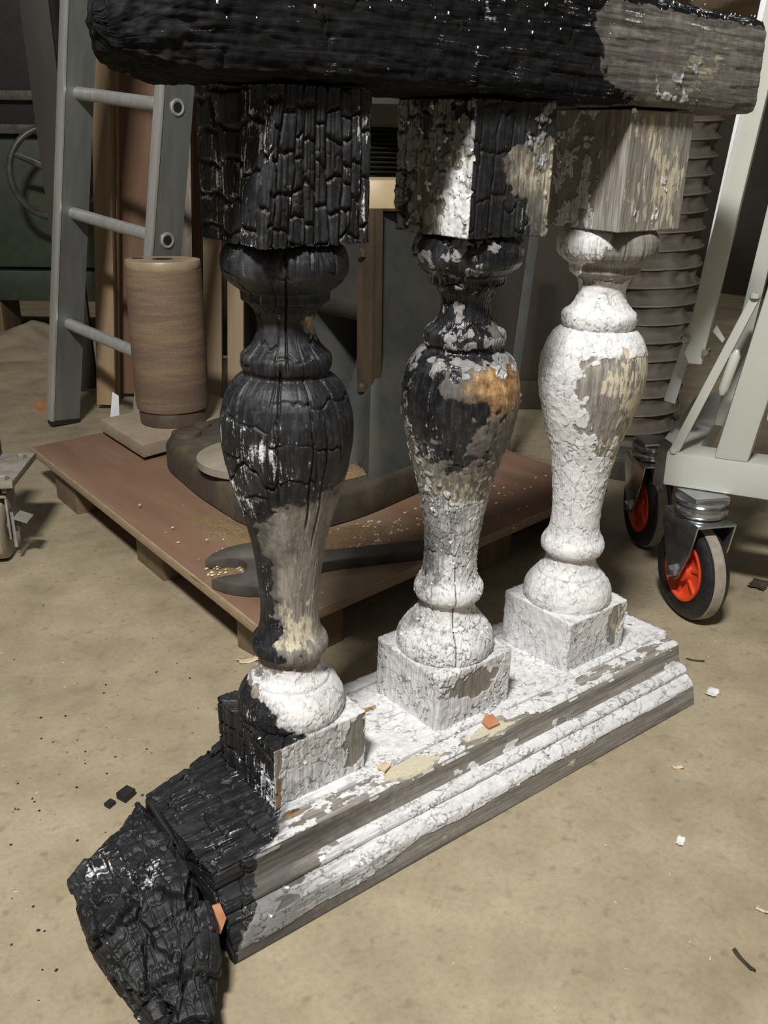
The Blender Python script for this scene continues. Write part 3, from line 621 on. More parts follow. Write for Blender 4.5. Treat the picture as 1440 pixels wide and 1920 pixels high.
# handrail -----------------------------------------------------------------------
xs = np.linspace(-.172, .588, 520); Mh = 250
rg = np.zeros((len(xs), Mh, 3))
zb = np.interp(xs, [-.172, -.165, -.150, -.13, -.107, -.06, .0, .588], [.778, .766, .7605, .7585, .7555, .756, .7577, .7577])
zt = np.interp(xs, [-.172, -.166, -.155, -.12, -.05, .1, .35, .42, .588], [.792, .802, .816, .838, .856, .864, .862, .857, .856])
yf = np.interp(xs, [-.172, -.165, -.15, -.1, .588], [-.060, -.074, -.086, -.092, -.092])
yb = np.interp(xs, [-.172, -.15, -.10, .588], [-.034, -.01, .035, .045])
for k, xv in enumerate(xs):
    y0, y1, b0, t0 = yf[k], yb[k], zb[k], zt[k]; c = min(.008, (t0-b0)*.3)
    lp = [(y0+c*1.3, b0), (y0+c*.3, b0+c*.35), (y0, b0+c*1.4), (y0, t0-c*2), (y0+c*.6, t0-c*.6), (y0+c*2, t0), (y1-c, t0), (y1, t0-c), (y1, b0+c), (y1-c, b0)]
    q = resample_loop(lp, Mh, [1, 1, 1, 1, 1, .6, .4, .4, .5, .6]); rg[k, :, 0] = xv; rg[k, :, 1] = q[:, 0]; rg[k, :, 2] = q[:, 1]
G = build_loft(rg, 10); K = len(G); per = np.linspace(0, .48, Mh)
def hand_fields(P, N):
    x, y, z = P.T; z0 = np.zeros(len(P)); nn = fbm(P*np.array([10, 30, 30]), 3, 15)-.5
    edge = np.interp(z, [.757, .78, .80, .83, .86], [.36, .31, .285, .30, .34])
    ch = 1-sst(-.06, .08, x-edge-.07*nn)
    top = np.clip((z-.838)/.014, 0, 1)
    ch = np.maximum(ch, .95*top*(x > .3)); lump = fbm(P*np.array([30, 60, 60]), 3, 51)-.5
    fibr = fbm(np.stack([x*9, y*330, z*330], 1), 2, 28)-.5; tip = np.clip((-.07-x)/.07, 0, 1)
    sh = N*(.004*lump*(.2+ch)+.0016*fibr*(.25+.75*ch)+.003*(fbm(P*90, 2, 8)-.5)*ch+tip*.020*(fbm(P*48, 3, 19)-.5))[:, None]
    st = sst(.60, .66, fbm(np.stack([x*14, y*160, z*160], 1), 2, 63))
    return dict(char=ch, soot_tone=z0+.62+.3*nn, cream=.20+.25*gb(x, z, .47, .80, .05, .03), paint=.05+.35*gb(x, z, .43, .766, .05, .006)+.2*gb(x, z, .45, .79, .06, .03), ash=.12+.3*np.clip((z-.815)/.04, 0, 1), shift=sh, split=.18*st, ochre=z0+.18)
hr = weather('handrail', G, hand_fields, M_HAND, bal, np.repeat(per[None, :], K, 0).ravel(), G[:, :, 0].ravel(), 811, check=(0.034, 0.13), deep=.0012, erode=.001, fib=.8, gate=.45)
hr['label'] = 'thick handrail beam, burnt jet black with a brown unburnt right end'
# ash crumbs caught on the handrail
rng = np.random.default_rng(4); vs = []; fs = []
for k in range(170):
    x = rng.uniform(-.15, .56); zt_ = np.interp(x, [-.196, -.165, -.05, .1, .35, .588], [.79, .822, .856, .864, .862, .856]); zz = zt_-abs(rng.normal(0, .024))-.004
    if zz < .765: continue
    if x > .33 and rng.uniform() < .6: continue
    if x > .33: zz = zt_-abs(rng.normal(0, .006))-.002
    if x < -.12: x = rng.uniform(-.17, .2)
    sz = rng.uniform(.0004, .0013)*(1.4 if x < .0 else 1); b0 = len(vs); cpt = np.array([x, -.0935+np.clip((x < -.1)*.004, 0, 1), zz])
    for q in ((-1, -1, 0), (1, -1, 0), (1, 1, 0), (-1, 1, 0), (0, 0, -1.2)): vs.append(cpt+sz*np.array([q[0]*rng.uniform(.4, 1), q[2]*.6, q[1]*rng.uniform(.5, 1.4)]))
    fs += [(b0, b0+1, b0+4), (b0+1, b0+2, b0+4), (b0+2, b0+3, b0+4), (b0+3, b0, b0+4), (b0+3, b0+2, b0+1, b0)]
ac = link('ash_crumbs', me_from(vs, fs, False), M_FLAKE, hr); ac['kind'] = 'stuff'

# ------------------------------------------------------------------ scraps on and around the rail
def shard(name, pts, th, loc, rot, mat, label, cat):
    o = link(name, prism_me(pts, 0, th, .0006), mat); o.location = loc; o.rotation_euler = rot; return tag(o, label, cat)
shard('terracotta_shard', [(-.012, -.004), (.004, -.010), (.011, .004), (.002, .010), (-.008, .008)], .004, (.226, -.082, .0835), (.25, -.1, .3), M_TERRA, 'orange terracotta shard lying on the base rail before the middle baluster', 'shard')
shard('terracotta_shard', [(-.009, -.010), (.008, -.012), (.011, .002), (.003, .014), (-.007, .010)], .005, (-.1605, -.116, .047), (1.0, .25, -.5), M_TERRA, 'reddish terracotta shard wedged at the charred corner joint', 'shard')
shard('terracotta_shard', [(-.02, -.015), (.018, -.018), (.022, .01), (0, .024), (-.018, .012)], .022, (.413, 2.02, 0), (0, 0, .4), M_TERRA, 'small bright orange lump on the floor beside the ladder foot', 'shard')
shard('wood_splinter', [(-.008, -.005), (.007, -.006), (.009, .003), (-.004, .006)], .003, (.072, -.073, .0830), (0, .1, .5), M_CHIP, 'tan chip of wood at the foot of the charred baluster', 'wood chip')
for (x, y), sc, lab in (((-.132, .155), .010, 'larger square lump of charcoal on the floor behind the burnt corner'), ((-.153, .152), .006, 'smaller charcoal crumb on the floor left of the square lump')):
    o = link('charcoal_lump', prism_me([(-sc, -sc*.7), (sc*.8, -sc*.8), (sc, sc*.6), (-sc*.7, sc*.8)], 0, sc*.9, .001), M_CHARBIT); o.location = (x, y, 0); o.rotation_euler = (0, 0, .5); tag(o, lab, 'charcoal')
def curl(name, loc, L, Wd, h, rz, mat, label, cat, seed):
    rnd = random.Random(seed); vs = []; fs = []; n = 7
    for a in range(n):
        for b_ in range(5):
            u = a/(n-1)-.5; v = b_/4-.5; ed = 1+.18*rnd.uniform(-1, 1)
            vs.append((u*L*ed, v*Wd*ed, .0012+h*(abs(u)*1.6)**2+rnd.uniform(0, .0008)))
    for a in range(n-1):
        for b_ in range(4): i0 = a*5+b_; fs.append((i0, i0+5, i0+6, i0+1))
    me = me_from(vs, fs); o = link(name, me, mat); o.location = loc; o.rotation_euler = (0, 0, rz)
    md = o.modifiers.new('thick', 'SOLIDIFY'); md.thickness = .0008
    return tag(o, label, cat)
curl('paint_flake', (.621, -.135, .0), .022, .015, .004, .3, M_FLAKE, 'biggest white paint flake on the floor right of the base rail end', 'paint flake', 1)
curl('paint_flake', (.4335, -.2075, .0), .013, .006, .002, -.6, M_CHIP, 'pale sliver on the open floor in front of the base rail', 'paint flake', 2)
curl('paint_flake', (.3205, -.2897, .0), .014, .008, .003, .4, M_FLAKE, 'crumpled pinkish-white flake on the floor at lower right', 'paint flake', 3)
curl('wood_shaving', (.142, .342, .0), .030, .014, .004, -.3, M_CHIP, 'pale curled wood shaving on the floor left of the charred baluster', 'wood shaving', 4)
curl('wood_shaving', (.30, -.40, .0), .012, .004, .003, 1.9, M_CHIP, 'thin pale shaving near the right picture edge on the floor', 'wood shaving', 5)
curl('dry_leaf', (1.005, .022, .0), .040, .028, .006, .3, M_LEAF, 'dark dry leaf scrap on the floor right of the red caster', 'leaf', 6)
curl('dry_twig', (.228, -.424, .0), .026, .004, .004, 1.3, M_LEAF, 'short dark twig on the floor at the lower right', 'twig', 7)
curl('dry_twig', (.682, -.067, .0), .026, .003, .002, -.9, M_LEAF, 'thin dark twig on the floor beyond the base rail end', 'twig', 8)
# fine specks nobody could count
rng = np.random.default_rng(11); vs = []; fs = []
for k in range(620):
    x = rng.uniform(-.5, 1.3); y = rng.uniform(-.7, 1.9)
    if -.27 < x < .6 and -.24 < y < .1: continue
    if x > .1 and y > .25 and x < 1.05: continue
    sz = rng.uniform(.0004, .0015)*(1+.5*max(y, 0)); b0 = len(vs); a = rng.uniform(0, 6.28); e = rng.uniform(.8, 2.0)
    ca, sa_ = math.cos(a), math.sin(a)
    for q in ((-e, -.6), (e, -.5), (e*.8, .6), (-e*.7, .5)): vs.append((x+sz*(q[0]*ca-q[1]*sa_), y+sz*(q[0]*sa_+q[1]*ca), .0003+sz*.2))
    vs.append((x, y, sz*.9)); fs += [(b0, b0+1, b0+4), (b0+1, b0+2, b0+4), (b0+2, b0+3, b0+4), (b0+3, b0, b0+4)]
o = link('floor_specks', me_from(vs, fs, False), M_CHIP); tag(o, 'pale specks of sawdust and paint scattered over the concrete floor', 'debris', kind='stuff')
vs = []; fs = []
for k in range(150):
    x = rng.normal(-.16, .16); y = rng.normal(.2, .18)
    if x > -.27 and y < .1: continue
    sz = rng.uniform(.0006, .0024); b0 = len(vs)
    for q in range(4): a = q*PI/2+rng.uniform(-.5, .5); vs.append((x+sz*math.cos(a), y+sz*math.sin(a), .0002))
    vs.append((x, y, sz)); fs += [(b0, b0+1, b0+4), (b0+1, b0+2, b0+4), (b0+2, b0+3, b0+4), (b0+3, b0, b0+4)]
o = link('charcoal_crumbs', me_from(vs, fs, False), M_CHARBIT); tag(o, 'black charcoal crumbs sprinkled on the floor by the burnt corner', 'debris', kind='stuff')

# ------------------------------------------------------------------ pallet
pn, pl_, pr_ = Vector((.1283, .2636)), Vector((.1645, 1.3374)), Vector((1.02, .387)); pb = pl_+(pr_-pn)
pal = thing('pallet', (0, 0, 0), 'low wooden pallet with a reddish plywood deck behind the balustrade', 'pallet')
deck = link('deck_sheet', prism_me([pn, pr_, pb, pl_], .0735, .090, .0008), M_PLY, pal)
def edge_strip(a, b_, nrm):
    d = (b_-a).normalized(); q = [a, b_, b_+nrm*.004, a+nrm*.004]
    return prism_me(q, .0738, .0897, .0006)
link('deck_edge', edge_strip(pn, pl_, Vector((-1, .03))), M_PLYEDGE, pal); link('deck_edge', edge_strip(pn, pr_, Vector((.13, -1)).normalized()), M_PLYEDGE, pal)
th = math.radians(7.9)
for k, (x, y, sx, sy) in enumerate(((.165, .29, .13, .10), (.165, .675, .10, .12), (.166, 1.09, .10, .13), (.63, .365, .11, .10), (.60, .80, .10, .12), (.60, 1.2, .1, .12), (.9, .42, .1, .1))):
    me = box_me(0, sx, 0, sy, 0, .0735, .002); b_ = link('support_block', me, M_BLOCK, pal); b_.location = (x, y, 0); b_.rotation_euler = (0, 0, th if k in (0, 3, 6) else -.03)

# sawdust drifts on the pallet
def heap(name, cx, cy, rx, ry, hz, z, mat, label, seed, parent=None, n=34):
    vs = []; fs = []; rg_ = np.random.default_rng(seed)
    gx, gy = np.meshgrid(np.linspace(-1, 1, n), np.linspace(-1, 1, n)); Pq = np.stack([gx.ravel()*4, gy.ravel()*4, np.full(n*n, seed*1.0)], 1)
    nz = fbm(Pq, 3, seed); rr = np.sqrt(gx.ravel()**2+gy.ravel()**2); hh = np.clip(1-rr, 0, 1)*(nz+.25)+.0
    for q in range(n*n): vs.append((cx+gx.ravel()[q]*rx, cy+gy.ravel()[q]*ry, z+.0008*0-.002+hz*hh[q]+.0015*nz[q]))
    for a in range(n-1):
        for b_ in range(n-1): i0 = a*n+b_; fs.append((i0, i0+1, i0+n+1, i0+n))
    o = link(name, me_from(vs, fs), mat, parent); return tag(o, label, 'sawdust', kind='stuff')
heap('sawdust_heap', .185, .445, .055, .05, .012, .090, M_SAW, 'yellow sawdust heaped in the spanner jaw', 21)
heap('sawdust_heap', .40, .47, .13, .055, .010, .090, M_SAW, 'sawdust drift along the machine foot above the spanner handle', 22)
heap('sawdust_heap', .27, .62, .06, .12, .008, .090, M_SAW, 'thin sawdust line on the deck beside the round disc', 23)
heap('sawdust_heap', .72, 3.05, .42, .28, .10, 0, M_MDF, 'wide heap of sawdust on the floor under the green machine', 24)
rng = np.random.default_rng(31); vs = []; fs = []
for k in range(420):
    c_ = [(.195, .445, .03, .03), (.42, .46, .08, .03), (.35, .55, .12, .1), (.6, .48, .25, .06)][rng.integers(4)]
    x = rng.normal(c_[0], c_[2]); y = rng.normal(c_[1], c_[3])
    if x < .15 or y < .30 or (y > .515 and x > .29) or (x > .20 and abs((x-.222)*.356+(y-.432)*.934) < .05): continue
    sz = rng.uniform(.0008, .0032); b0 = len(vs); zz = .0905+rng.uniform(0, .008)*(abs(x-.195) < .04)
    for q in range(4): a = q*PI/2+rng.uniform(-.6, .6); vs.append((x+sz*1.4*math.cos(a), y+sz*math.sin(a), zz))
    vs.append((x, y, zz+sz)); fs += [(b0, b0+1, b0+4), (b0+1, b0+2, b0+4), (b0+2, b0+3, b0+4), (b0+3, b0, b0+4)]
o = link('wood_chips', me_from(vs, fs, False), M_CHIP); tag(o, 'tiny yellow wood chips strewn over the pallet deck', 'wood chips', kind='stuff')

# ------------------------------------------------------------------ spanner
jc = Vector((.222, .432)); hd = Vector((.474, .336))-jc; ax_ = hd.normalized(); rz = math.atan2(ax_.y, ax_.x)
out = []
R1, slot = .088, .031
for k in range(25):
    a = math.radians(-150+300*k/24); out.append((R1*math.cos(a)*1.02, R1*math.sin(a)))
pts = [p for p in out if not (p[0] > .070 and abs(p[1]) < .030)]
lower = [p for p in pts if p[1] < 0]; upper = [p for p in pts if p[1] >= 0]
poly = lower+[(.098, -.026), (.13, -.0225), (.36, -.020), (.36, .020), (.13, .0225), (.098, .026)]+upper+[(-.082, slot*1.25), (-.060, slot*1.02), (-.046, slot), (-.032, slot*.85), (-.024, slot*.4), (-.022, 0), (-.024, -slot*.4), (-.032, -slot*.85), (-.046, -slot), (-.060, -slot*1.02), (-.082, -slot*1.25)]
sp = thing('spanner', (jc.x, jc.y, .0905), 'big dark open-ended spanner lying on the pallet deck', 'spanner', (0, 0, rz))
link('spanner_body', prism_me(poly, 0, .018, .003), M_STEEL, sp)

# ------------------------------------------------------------------ machine pedestal
mc = thing('machine_pedestal', (.714, .781, .09), 'grey cast-iron machine pedestal flaring to a broad foot on the pallet', 'machine')
ctr = np.array([.714, .781])
def ray_poly(poly, ang):
    p = np.array(poly)-ctr; d = np.array([math.cos(ang), math.sin(ang)]); best = 0.1
    for a, b_ in zip(p, np.roll(p, -1, 0)):
        e = b_-a; den = d[0]*e[1]-d[1]*e[0]
        if abs(den) < 1e-9: continue
        t = (a[0]*e[1]-a[1]*e[0])/den; u = (a[0]*d[1]-a[1]*d[0])/den
        if t > 0 and -1e-6 <= u <= 1+1e-6: best = t
    return best
foot = [(.300, .605), (.308, .80), (.335, 1.0), (.355, 1.045), (.40, 1.075), (.55, 1.13), (.9, 1.1), (.97, .9), (.94, .63), (.70, .578), (.50, .530), (.40, .525), (.33, .545)]
cold = [(.629, .671), (.629, .881), (.824, .881), (.824, .671)]
nA_ = 120; angs = np.linspace(0, 2*PI, nA_, endpoint=False)
rf = np.array([ray_poly(foot, a) for a in angs]); rc = np.array([ray_poly(cold, a) for a in angs])
for _ in range(3): rf = .25*np.roll(rf, 1)+.5*rf+.25*np.roll(rf, -1)
rc = .25*np.roll(rc, 1)+.5*rc+.25*np.roll(rc, -1)
def ring3(rad, z): return np.stack([rad*np.cos(angs), rad*np.sin(angs), np.full(nA_, z)], 1)
def loft_me(rings, caps=True):
    vs = np.concatenate(rings); fs = []; n = len(rings[0])
    for i in range(len(rings)-1):
        for k in range(n): k2 = (k+1) % n; fs.append((i*n+k, i*n+k2, (i+1)*n+k2, (i+1)*n+k))
    if caps: fs += [tuple(reversed(range(n))), tuple((len(rings)-1)*n+k for k in range(n))]
    me = me_from(vs, fs)
    try: me.set_sharp_from_angle(angle=math.radians(40))
    except Exception: pass
    return me
frt = np.ones(nA_)
rings = []
for q_, h_ in ((.985, 0), (1, .004), (1, .05), (.985, .060), (.95, .066)):
    r3 = ring3(rf*q_, 0); r3[:, 2] = h_*frt; rings.append(r3)
link('flared_foot', loft_me(rings), M_FOOT, mc)
rings = []
for t in np.linspace(0, 1, 26):
    k = (1-t)**1.35; fr_ = sst(3.9, 4.3, angs)*(1-sst(5.5, 6.1, angs)); rad = rc+(np.minimum(rf*.97, .22+.3*fr_)-rc)*k; rg_ = ring3(rad, 0); rg_[:, 2] = .062+.20*t; rings.append(rg_)
for z in (.30, .36, .42, .48, .525): rings.append(ring3(rc*(1-.10*(z-.26)), z))
col_me = loft_me(rings)
colo = link('column', col_me, M_IRON, mc)
# opening cut in the column's side, its pocket painted black as shade
cut = link('cutter', box_me(-.2, .07, -.06, .085, .175, .325, 0), M_HOLE_SHADE, mc)
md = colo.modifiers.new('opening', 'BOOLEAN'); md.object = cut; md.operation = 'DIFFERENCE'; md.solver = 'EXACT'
bpy.context.view_layer.update()
ev = colo.evaluated_get(bpy.context.evaluated_depsgraph_get()); nm_ = bpy.data.meshes.new_from_object(ev)
colo.modifiers.clear(); colo.data = nm_; nm_.materials.clear(); nm_.materials.append(M_IRON); nm_.materials.append(M_HOLE_SHADE)
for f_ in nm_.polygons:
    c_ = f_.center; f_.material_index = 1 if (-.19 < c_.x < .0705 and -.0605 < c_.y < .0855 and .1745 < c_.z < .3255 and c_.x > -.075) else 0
bpy.data.objects.remove(cut)
cs = link('cover_strip', box_me(-.102, -.092, -.125, -.080, .17, .535, .002), M_RUST, mc)
link('strip_flange', box_me(-.100, -.074, -.124, -.116, .17, .535, .002), M_RUST, mc)
for z in (.20, .455):
    link('bolt_head', lathe_me([(.0105, 0), (.0105, .006), (.008, .009)], 6, Matrix.Translation((-.102, -.100, z)) @ Matrix.Rotation(-PI/2, 4, 'Y')), M_RUST, mc)
link('hub_disc', lathe_me([(.05, .525), (.135, .53), (.142, .535), (.142, .578), (.138, .584), (.06, .588)], 56), M_TAN, mc)
bel = []
for k in range(11): bel += [(.062-.001*k, .588+k*.0085), (.050-.001*k, .592+k*.0085)]
link('bellows', lathe_me(bel, 40), M_BLACK, mc)
link('head_casting', lathe_me([(.045, .675), (.11, .685), (.145, .71), (.155, .75), (.15, .80), (.13, .90), (.12, 1.1)], 56), M_IRON, mc)
link('head_knob', lathe_me([(.014, 0), (.014, .02), (.009, .026)], 20, Matrix.Translation((-.05, -.148, .735)) @ Matrix.Rotation(PI/2, 4, 'X')), M_BLACK, mc)
link('foot_boss', lathe_me([(.035, .06), (.030, .074), (.018, .078)], 24, Matrix.Translation((-.324, .229, 0))), M_FOOT, mc)
link('foot_boss', lathe_me([(.022, .06), (.019, .072), (.010, .075)], 24, Matrix.Translation((-.264, .274, 0))), M_FOOT, mc)
# shavings on the pedestal slope
heap('sawdust_heap', .505, .60, .05, .035, .014, .158, M_SAW, 'small pile of curled shavings on the machine pedestal slope', 25)
dk = link('round_disc', lathe_me([(.112, 0), (.115, .002), (.115, .016), (.112, .018)], 64), M_DISC); dk.location = (.410, .752, .1565); dk.rotation_euler = (0, 0, .3)
tag(dk, 'pale grey round disc lying on the machine foot', 'disc')

# ------------------------------------------------------------------ sanding drum on its board
bn, bl_, brr = Vector((.320, 1.0821)), Vector((.331, 1.342)), Vector((.66, 1.158))
bo = link('drum_board', prism_me([bn, brr, brr+(bl_-bn), bl_], .0995, .128, .002), M_MDF); tag(bo, 'thick dusty fibreboard offcut under the sanding drum', 'board')
bt = link('batten', box_me(.36, .62, 1.19, 1.25, .0900, .0995, .001), M_BLOCK); tag(bt, 'thin batten between pallet deck and fibreboard offcut', 'batten')
dr = thing('sanding_drum', (.4675, 1.2308, .128), 'upright brown sanding drum with worn abrasive sleeve', 'sanding drum')
link('foot_ring', lathe_me([(0.0712, 0), (0.0765, .002), (0.0783, .030), (0.0765, .034)], 72), M_DRUMBASE, dr)
link('abrasive_sleeve', lathe_me([(0.0783, .034), (0.0823, .036), (0.0841, .05), (0.0847, .20), (0.0844, .340), (0.0835, .350)], 96), M_SLEEVE, dr)
cap = link('end_cap', lathe_me([(0.0814, .350), (0.0832, .354), (0.0832, .366), (0.0814, .370), (.03, .3705), (.022, .3705)], 72), M_DRUMTOP, dr)
link('spindle_hole', lathe_me([(.0, .3712), (.021, .3712), (.0235, .3708)], 40), M_HOLE_SHADE, cap)  # this disc and the next paint the shade of holes in black
link('locating_hole', lathe_me([(.0, .3714), (.012, .3714), (.0135, .3708)], 28, Matrix.Translation((-.040, .044, 0))), M_HOLE_SHADE, cap)
wp_ = link('white_scrap', prism_me([(0, 0), (.035, 0), (.04, .16), (.025, .17)], 0, .003, .0005), M_WHITE); wp_.location = (.37, 1.425, .0); wp_.rotation_euler = (PI/2-.1, 0, -.6); tag(wp_, 'white plastic offcut standing between drum and ladder', 'offcut')

# ------------------------------------------------------------------ ladder
LR = Vector((.1615, -.9809, -.1086)); LM = Vector((.9799, .1724, -.1005)); LS = Vector((.1173, -.0902, .989))
LMx = Matrix(((LR.x, LM.x, LS.x, .402), (LR.y, LM.y, LS.y, 1.8038), (LR.z, LM.z, LS.z, .004), (0, 0, 0, 1)))
la = bpy.data.objects.new('ladder', None); COL.objects.link(la); la.matrix_world = LMx
tag(la, 'grey aluminium ladder leaning sideways at the left', 'ladder')
def stile(x0, z0, z1):
    p = [(x0-.004, -.043), (x0+.020, -.043), (x0+.020, -.038), (x0+.003, -.036), (x0+.003, .036), (x0+.020, .038), (x0+.020, .043), (x0-.004, .043)]
    p = [(2*x0-q[0], q[1]) for q in p]
    return prism_me(p, z0, z1, .0012)
link('stile', stile(0, 0.012, 1.75), M_ALU, la); link('stile', stile(.41, .06, 1.75), M_ALU, la)
for x0, z0 in ((0, .012), (.41, .06)):
    link('stile_edge', box_me(x0-.021, x0+.0075, -.0458, -.0375, z0, 1.75, .0012), M_ALU_B, la)
for zr in (.285, .576, .866, 1.156, 1.446):
    link('rung', tube_me([(-.006, 0, zr), (.415, 0, zr)], .0155, 20), M_ALU_B, la)
    ring = [(.0115, .0), (.018, .0), (.0185, .003), (.016, .0045), (.0115, .003), (.0115, 0)]
    link('rung_end', lathe_me(ring, 28, Matrix.Translation((.414, 0, zr)) @ Matrix.Rotation(PI/2, 4, 'Y')), M_ALU_B, la)
    link('rung_bore', lathe_me([(.0, 0), (.0113, 0), (.0113, .0024), (0, .0024)], 24, Matrix.Translation((.4142, 0, zr)) @ Matrix.Rotation(PI/2, 4, 'Y')), M_HOLE_SHADE, la)  # black plug paints in the shade of the rung's bore
link('stile_foot', box_me(-.018, .006, -.043, .043, 0, .013, .001), M_BLACK, la)

# ------------------------------------------------------------------ timber leaning behind
def plank(name, p0, p1, wd, th_, mat, label, cat, face=None, group=None):
    """a board from p0 (foot) to p1 (top); its width runs across the view"""
    p0 = Vector(p0); p1 = Vector(p1); zx = (p1-p0).normalized(); xr = Vector(face or (.785, -.62, 0)); xr = (xr-zx*xr.dot(zx)).normalized(); yr = zx.cross(xr)
    L = (p1-p0).length; o = link(name, box_me(-wd/2, wd/2, -th_/2, th_/2, 0, L, .0015), mat)
    o.matrix_world = Matrix(((xr.x, yr.x, zx.x, p0.x), (xr.y, yr.y, zx.y, p0.y), (xr.z, yr.z, zx.z, p0.z), (0, 0, 0, 1)))
    return tag(o, label, cat, group)
plank('pine_plank', (.572, 1.91, .012), (.84, 2.25, 1.55), .055, .03, M_PINE, 'rough pale pine plank leaning just behind the ladder', 'plank')
plank('pine_plank', (.615, 1.95, .01), (.885, 2.27, 1.5), .022, .03, M_PINE2, 'narrow dark-edged pine lath beside the rough plank', 'lath')
plank('brown_board', (.72, 1.98, .012), (.99, 2.30, 1.5), .20, .018, M_BROWN, 'reddish-brown board leaning between the ladder stiles', 'board')
plank('brown_board', (.80, 2.06, .012), (1.10, 2.36, 1.5), .28, .018, M_BROWN, 'darker brown board at the back of the leaning timber', 'board')
plank('pine_batten', (.835, 1.73, .012), (1.02, 1.95, 1.2), .055, .025, M_PINE2, 'left pale batten standing between drum and charred baluster', 'batten')
plank('pine_batten', (.885, 1.68, .012), (1.075, 1.91, 1.2), .048, .025, M_PINE2, 'right pale batten standing nearest the charred baluster', 'batten')
plank('dark_lath', (.75, 1.74, .012), (.93, 1.97, 1.2), .05, .02, M_RUST, 'dark metal strip upright just right of the sanding drum', 'strip')
plank('dark_board', (.60, 2.16, .012), (.62, 2.32, 1.6), .085, .02, M_DARKBOARD, 'tall weathered brown board left of the ladder', 'board')
plank('dark_board', (1.28, 2.36, .012), (1.42, 2.55, 1.7), .85, .02, M_DARKBOARD, 'wide blackish sheet behind the pale battens', 'board')

# ------------------------------------------------------------------ green machine with handwheel
gm = thing('green_machine', (.80, 3.25, 0), 'dark green machine with a handwheel in the left background', 'machine', (0, 0, -.6687))
link('lower_casing', box_me(-.9, .35, -.1, .6, .30, .78, .01), M_GREEN, gm)
link('lower_skirt', box_me(-.9, .36, -.12, .6, .17, .29, .008), M_GREEN, gm)
link('base_gap', box_me(-.9, .33, -.06, .6, .285, .31, .002), M_BLACKPANEL, gm)
link('upper_casing', box_me(-.9, .30, -.02, .6, .78, 1.9, .01), M_BLACKPANEL, gm)
for z in (.80, .92): link('slide_rail', box_me(-.9, .32, -.06, -.02, z, z+.035, .004), M_STEEL, gm)
link('skid_beam', box_me(-.9, -.08, -.10, .1, .02, .17, .006), M_BLOCK, gm)
hw = thing('handwheel_hub', (0, 0, 0), '', ''); bpy.data.objects.remove(hw)
wm = Matrix.Translation((.27, -.30, .66)) @ Matrix.Rotation(PI/2+.1, 4, 'X') @ Matrix.Rotation(.5, 4, 'Y')
def xf(me, M_): me.transform(M_); return me
rimp = [(.16*math.cos(2*PI*k/48), .16*math.sin(2*PI*k/48), 0) for k in range(49)]
hwr = link('handwheel', xf(tube_me(rimp, .012, 12, False), wm), M_STEEL, gm)
for a in (.4, 2.5, 4.6): link('spoke', xf(tube_me([(.02*math.cos(a), .02*math.sin(a), 0), (.155*math.cos(a+.15), .155*math.sin(a+.15), 0)], [.014, .009], 10), wm), M_STEEL, hwr)
link('hub', xf(lathe_me([(.03, -.10), (.03, .02), (.02, .03)], 24), wm), M_STEEL, hwr)

# ------------------------------------------------------------------ trolley corner with dusty caster at the left edge
tr = thing('machine_trolley', (-.02, .955, 0), 'dusty trolley corner with a pale caster at the left edge', 'trolley', (0, 0, -.55))
wh = link('wheel', lathe_me([(.02, -.021), (.050, -.022), (.0575, -.018), (.059, -.008), (.059, .008), (.0575, .018), (.050, .022), (.02, .021)], 56, Matrix.Translation((-.01, 0, .059)) @ Matrix.Rotation(PI/2, 4, 'Y')), M_DUSTWHEEL, tr)
link('hub', lathe_me([(.018, -.028), (.018, .028)], 24, Matrix.Translation((-.01, 0, .059)) @ Matrix.Rotation(PI/2, 4, 'Y')), M_STEEL, wh)
for sx in (-1, 1): link('fork_plate', box_me(-.01+sx*.029-.002, -.01+sx*.029+.002, -.028, .03, .045, .128, .001), M_DUSTMETAL, tr)
link('fork_crown', box_me(-.041, .021, -.030, .034, .126, .131, .001), M_DUSTMETAL, tr)
link('swivel', lathe_me([(.018, .131), (.018, .150)], 28, Matrix.Translation((-.01, .0, 0))), M_STEEL, tr)
link('mount_plate', box_me(-.10, .040, -.045, .135, .150, .163, .001), M_DUSTMETAL, tr)
for (x, y) in ((.022, .10), (.022, -.030), (-.046, .10), (-.046, -.030)):
    link('bolt', lathe_me([(.009, .163), (.009, .170), (.007, .172)], 6, Matrix.Translation((x, y, 0))), M_DUSTMETAL, tr)
    link('nut', lathe_me([(.007, .138), (.008, .142), (.008, .150)], 6, Matrix.Translation((x, y, 0))), M_STEEL, tr)
lv = link('brake_lever', prism_me([(-.012, -.02), (.014, -.022), (.016, .018), (-.010, .02)], 0, .004, .001, Matrix.Translation((.042, -.02, .085)) @ Matrix.Rotation(.35, 4, 'Y')), M_DUSTMETAL, tr)
link('lever_screw', tube_me([(.034, -.02, .06), (.034, -.02, .09)], .005, 10), M_STEEL, tr)
link('axle_bracket', box_me(.024, .030, -.030, -.005, .03, .10, .001), M_ZINC, tr)
link('blue_upright', box_me(-.060, -.022, .105, .132, .163, .25, .002), M_BLUE, tr)
link('leg', box_me(-.10, -.030, -.04, .018, .163, .34, .003), M_DUSTMETAL, tr)

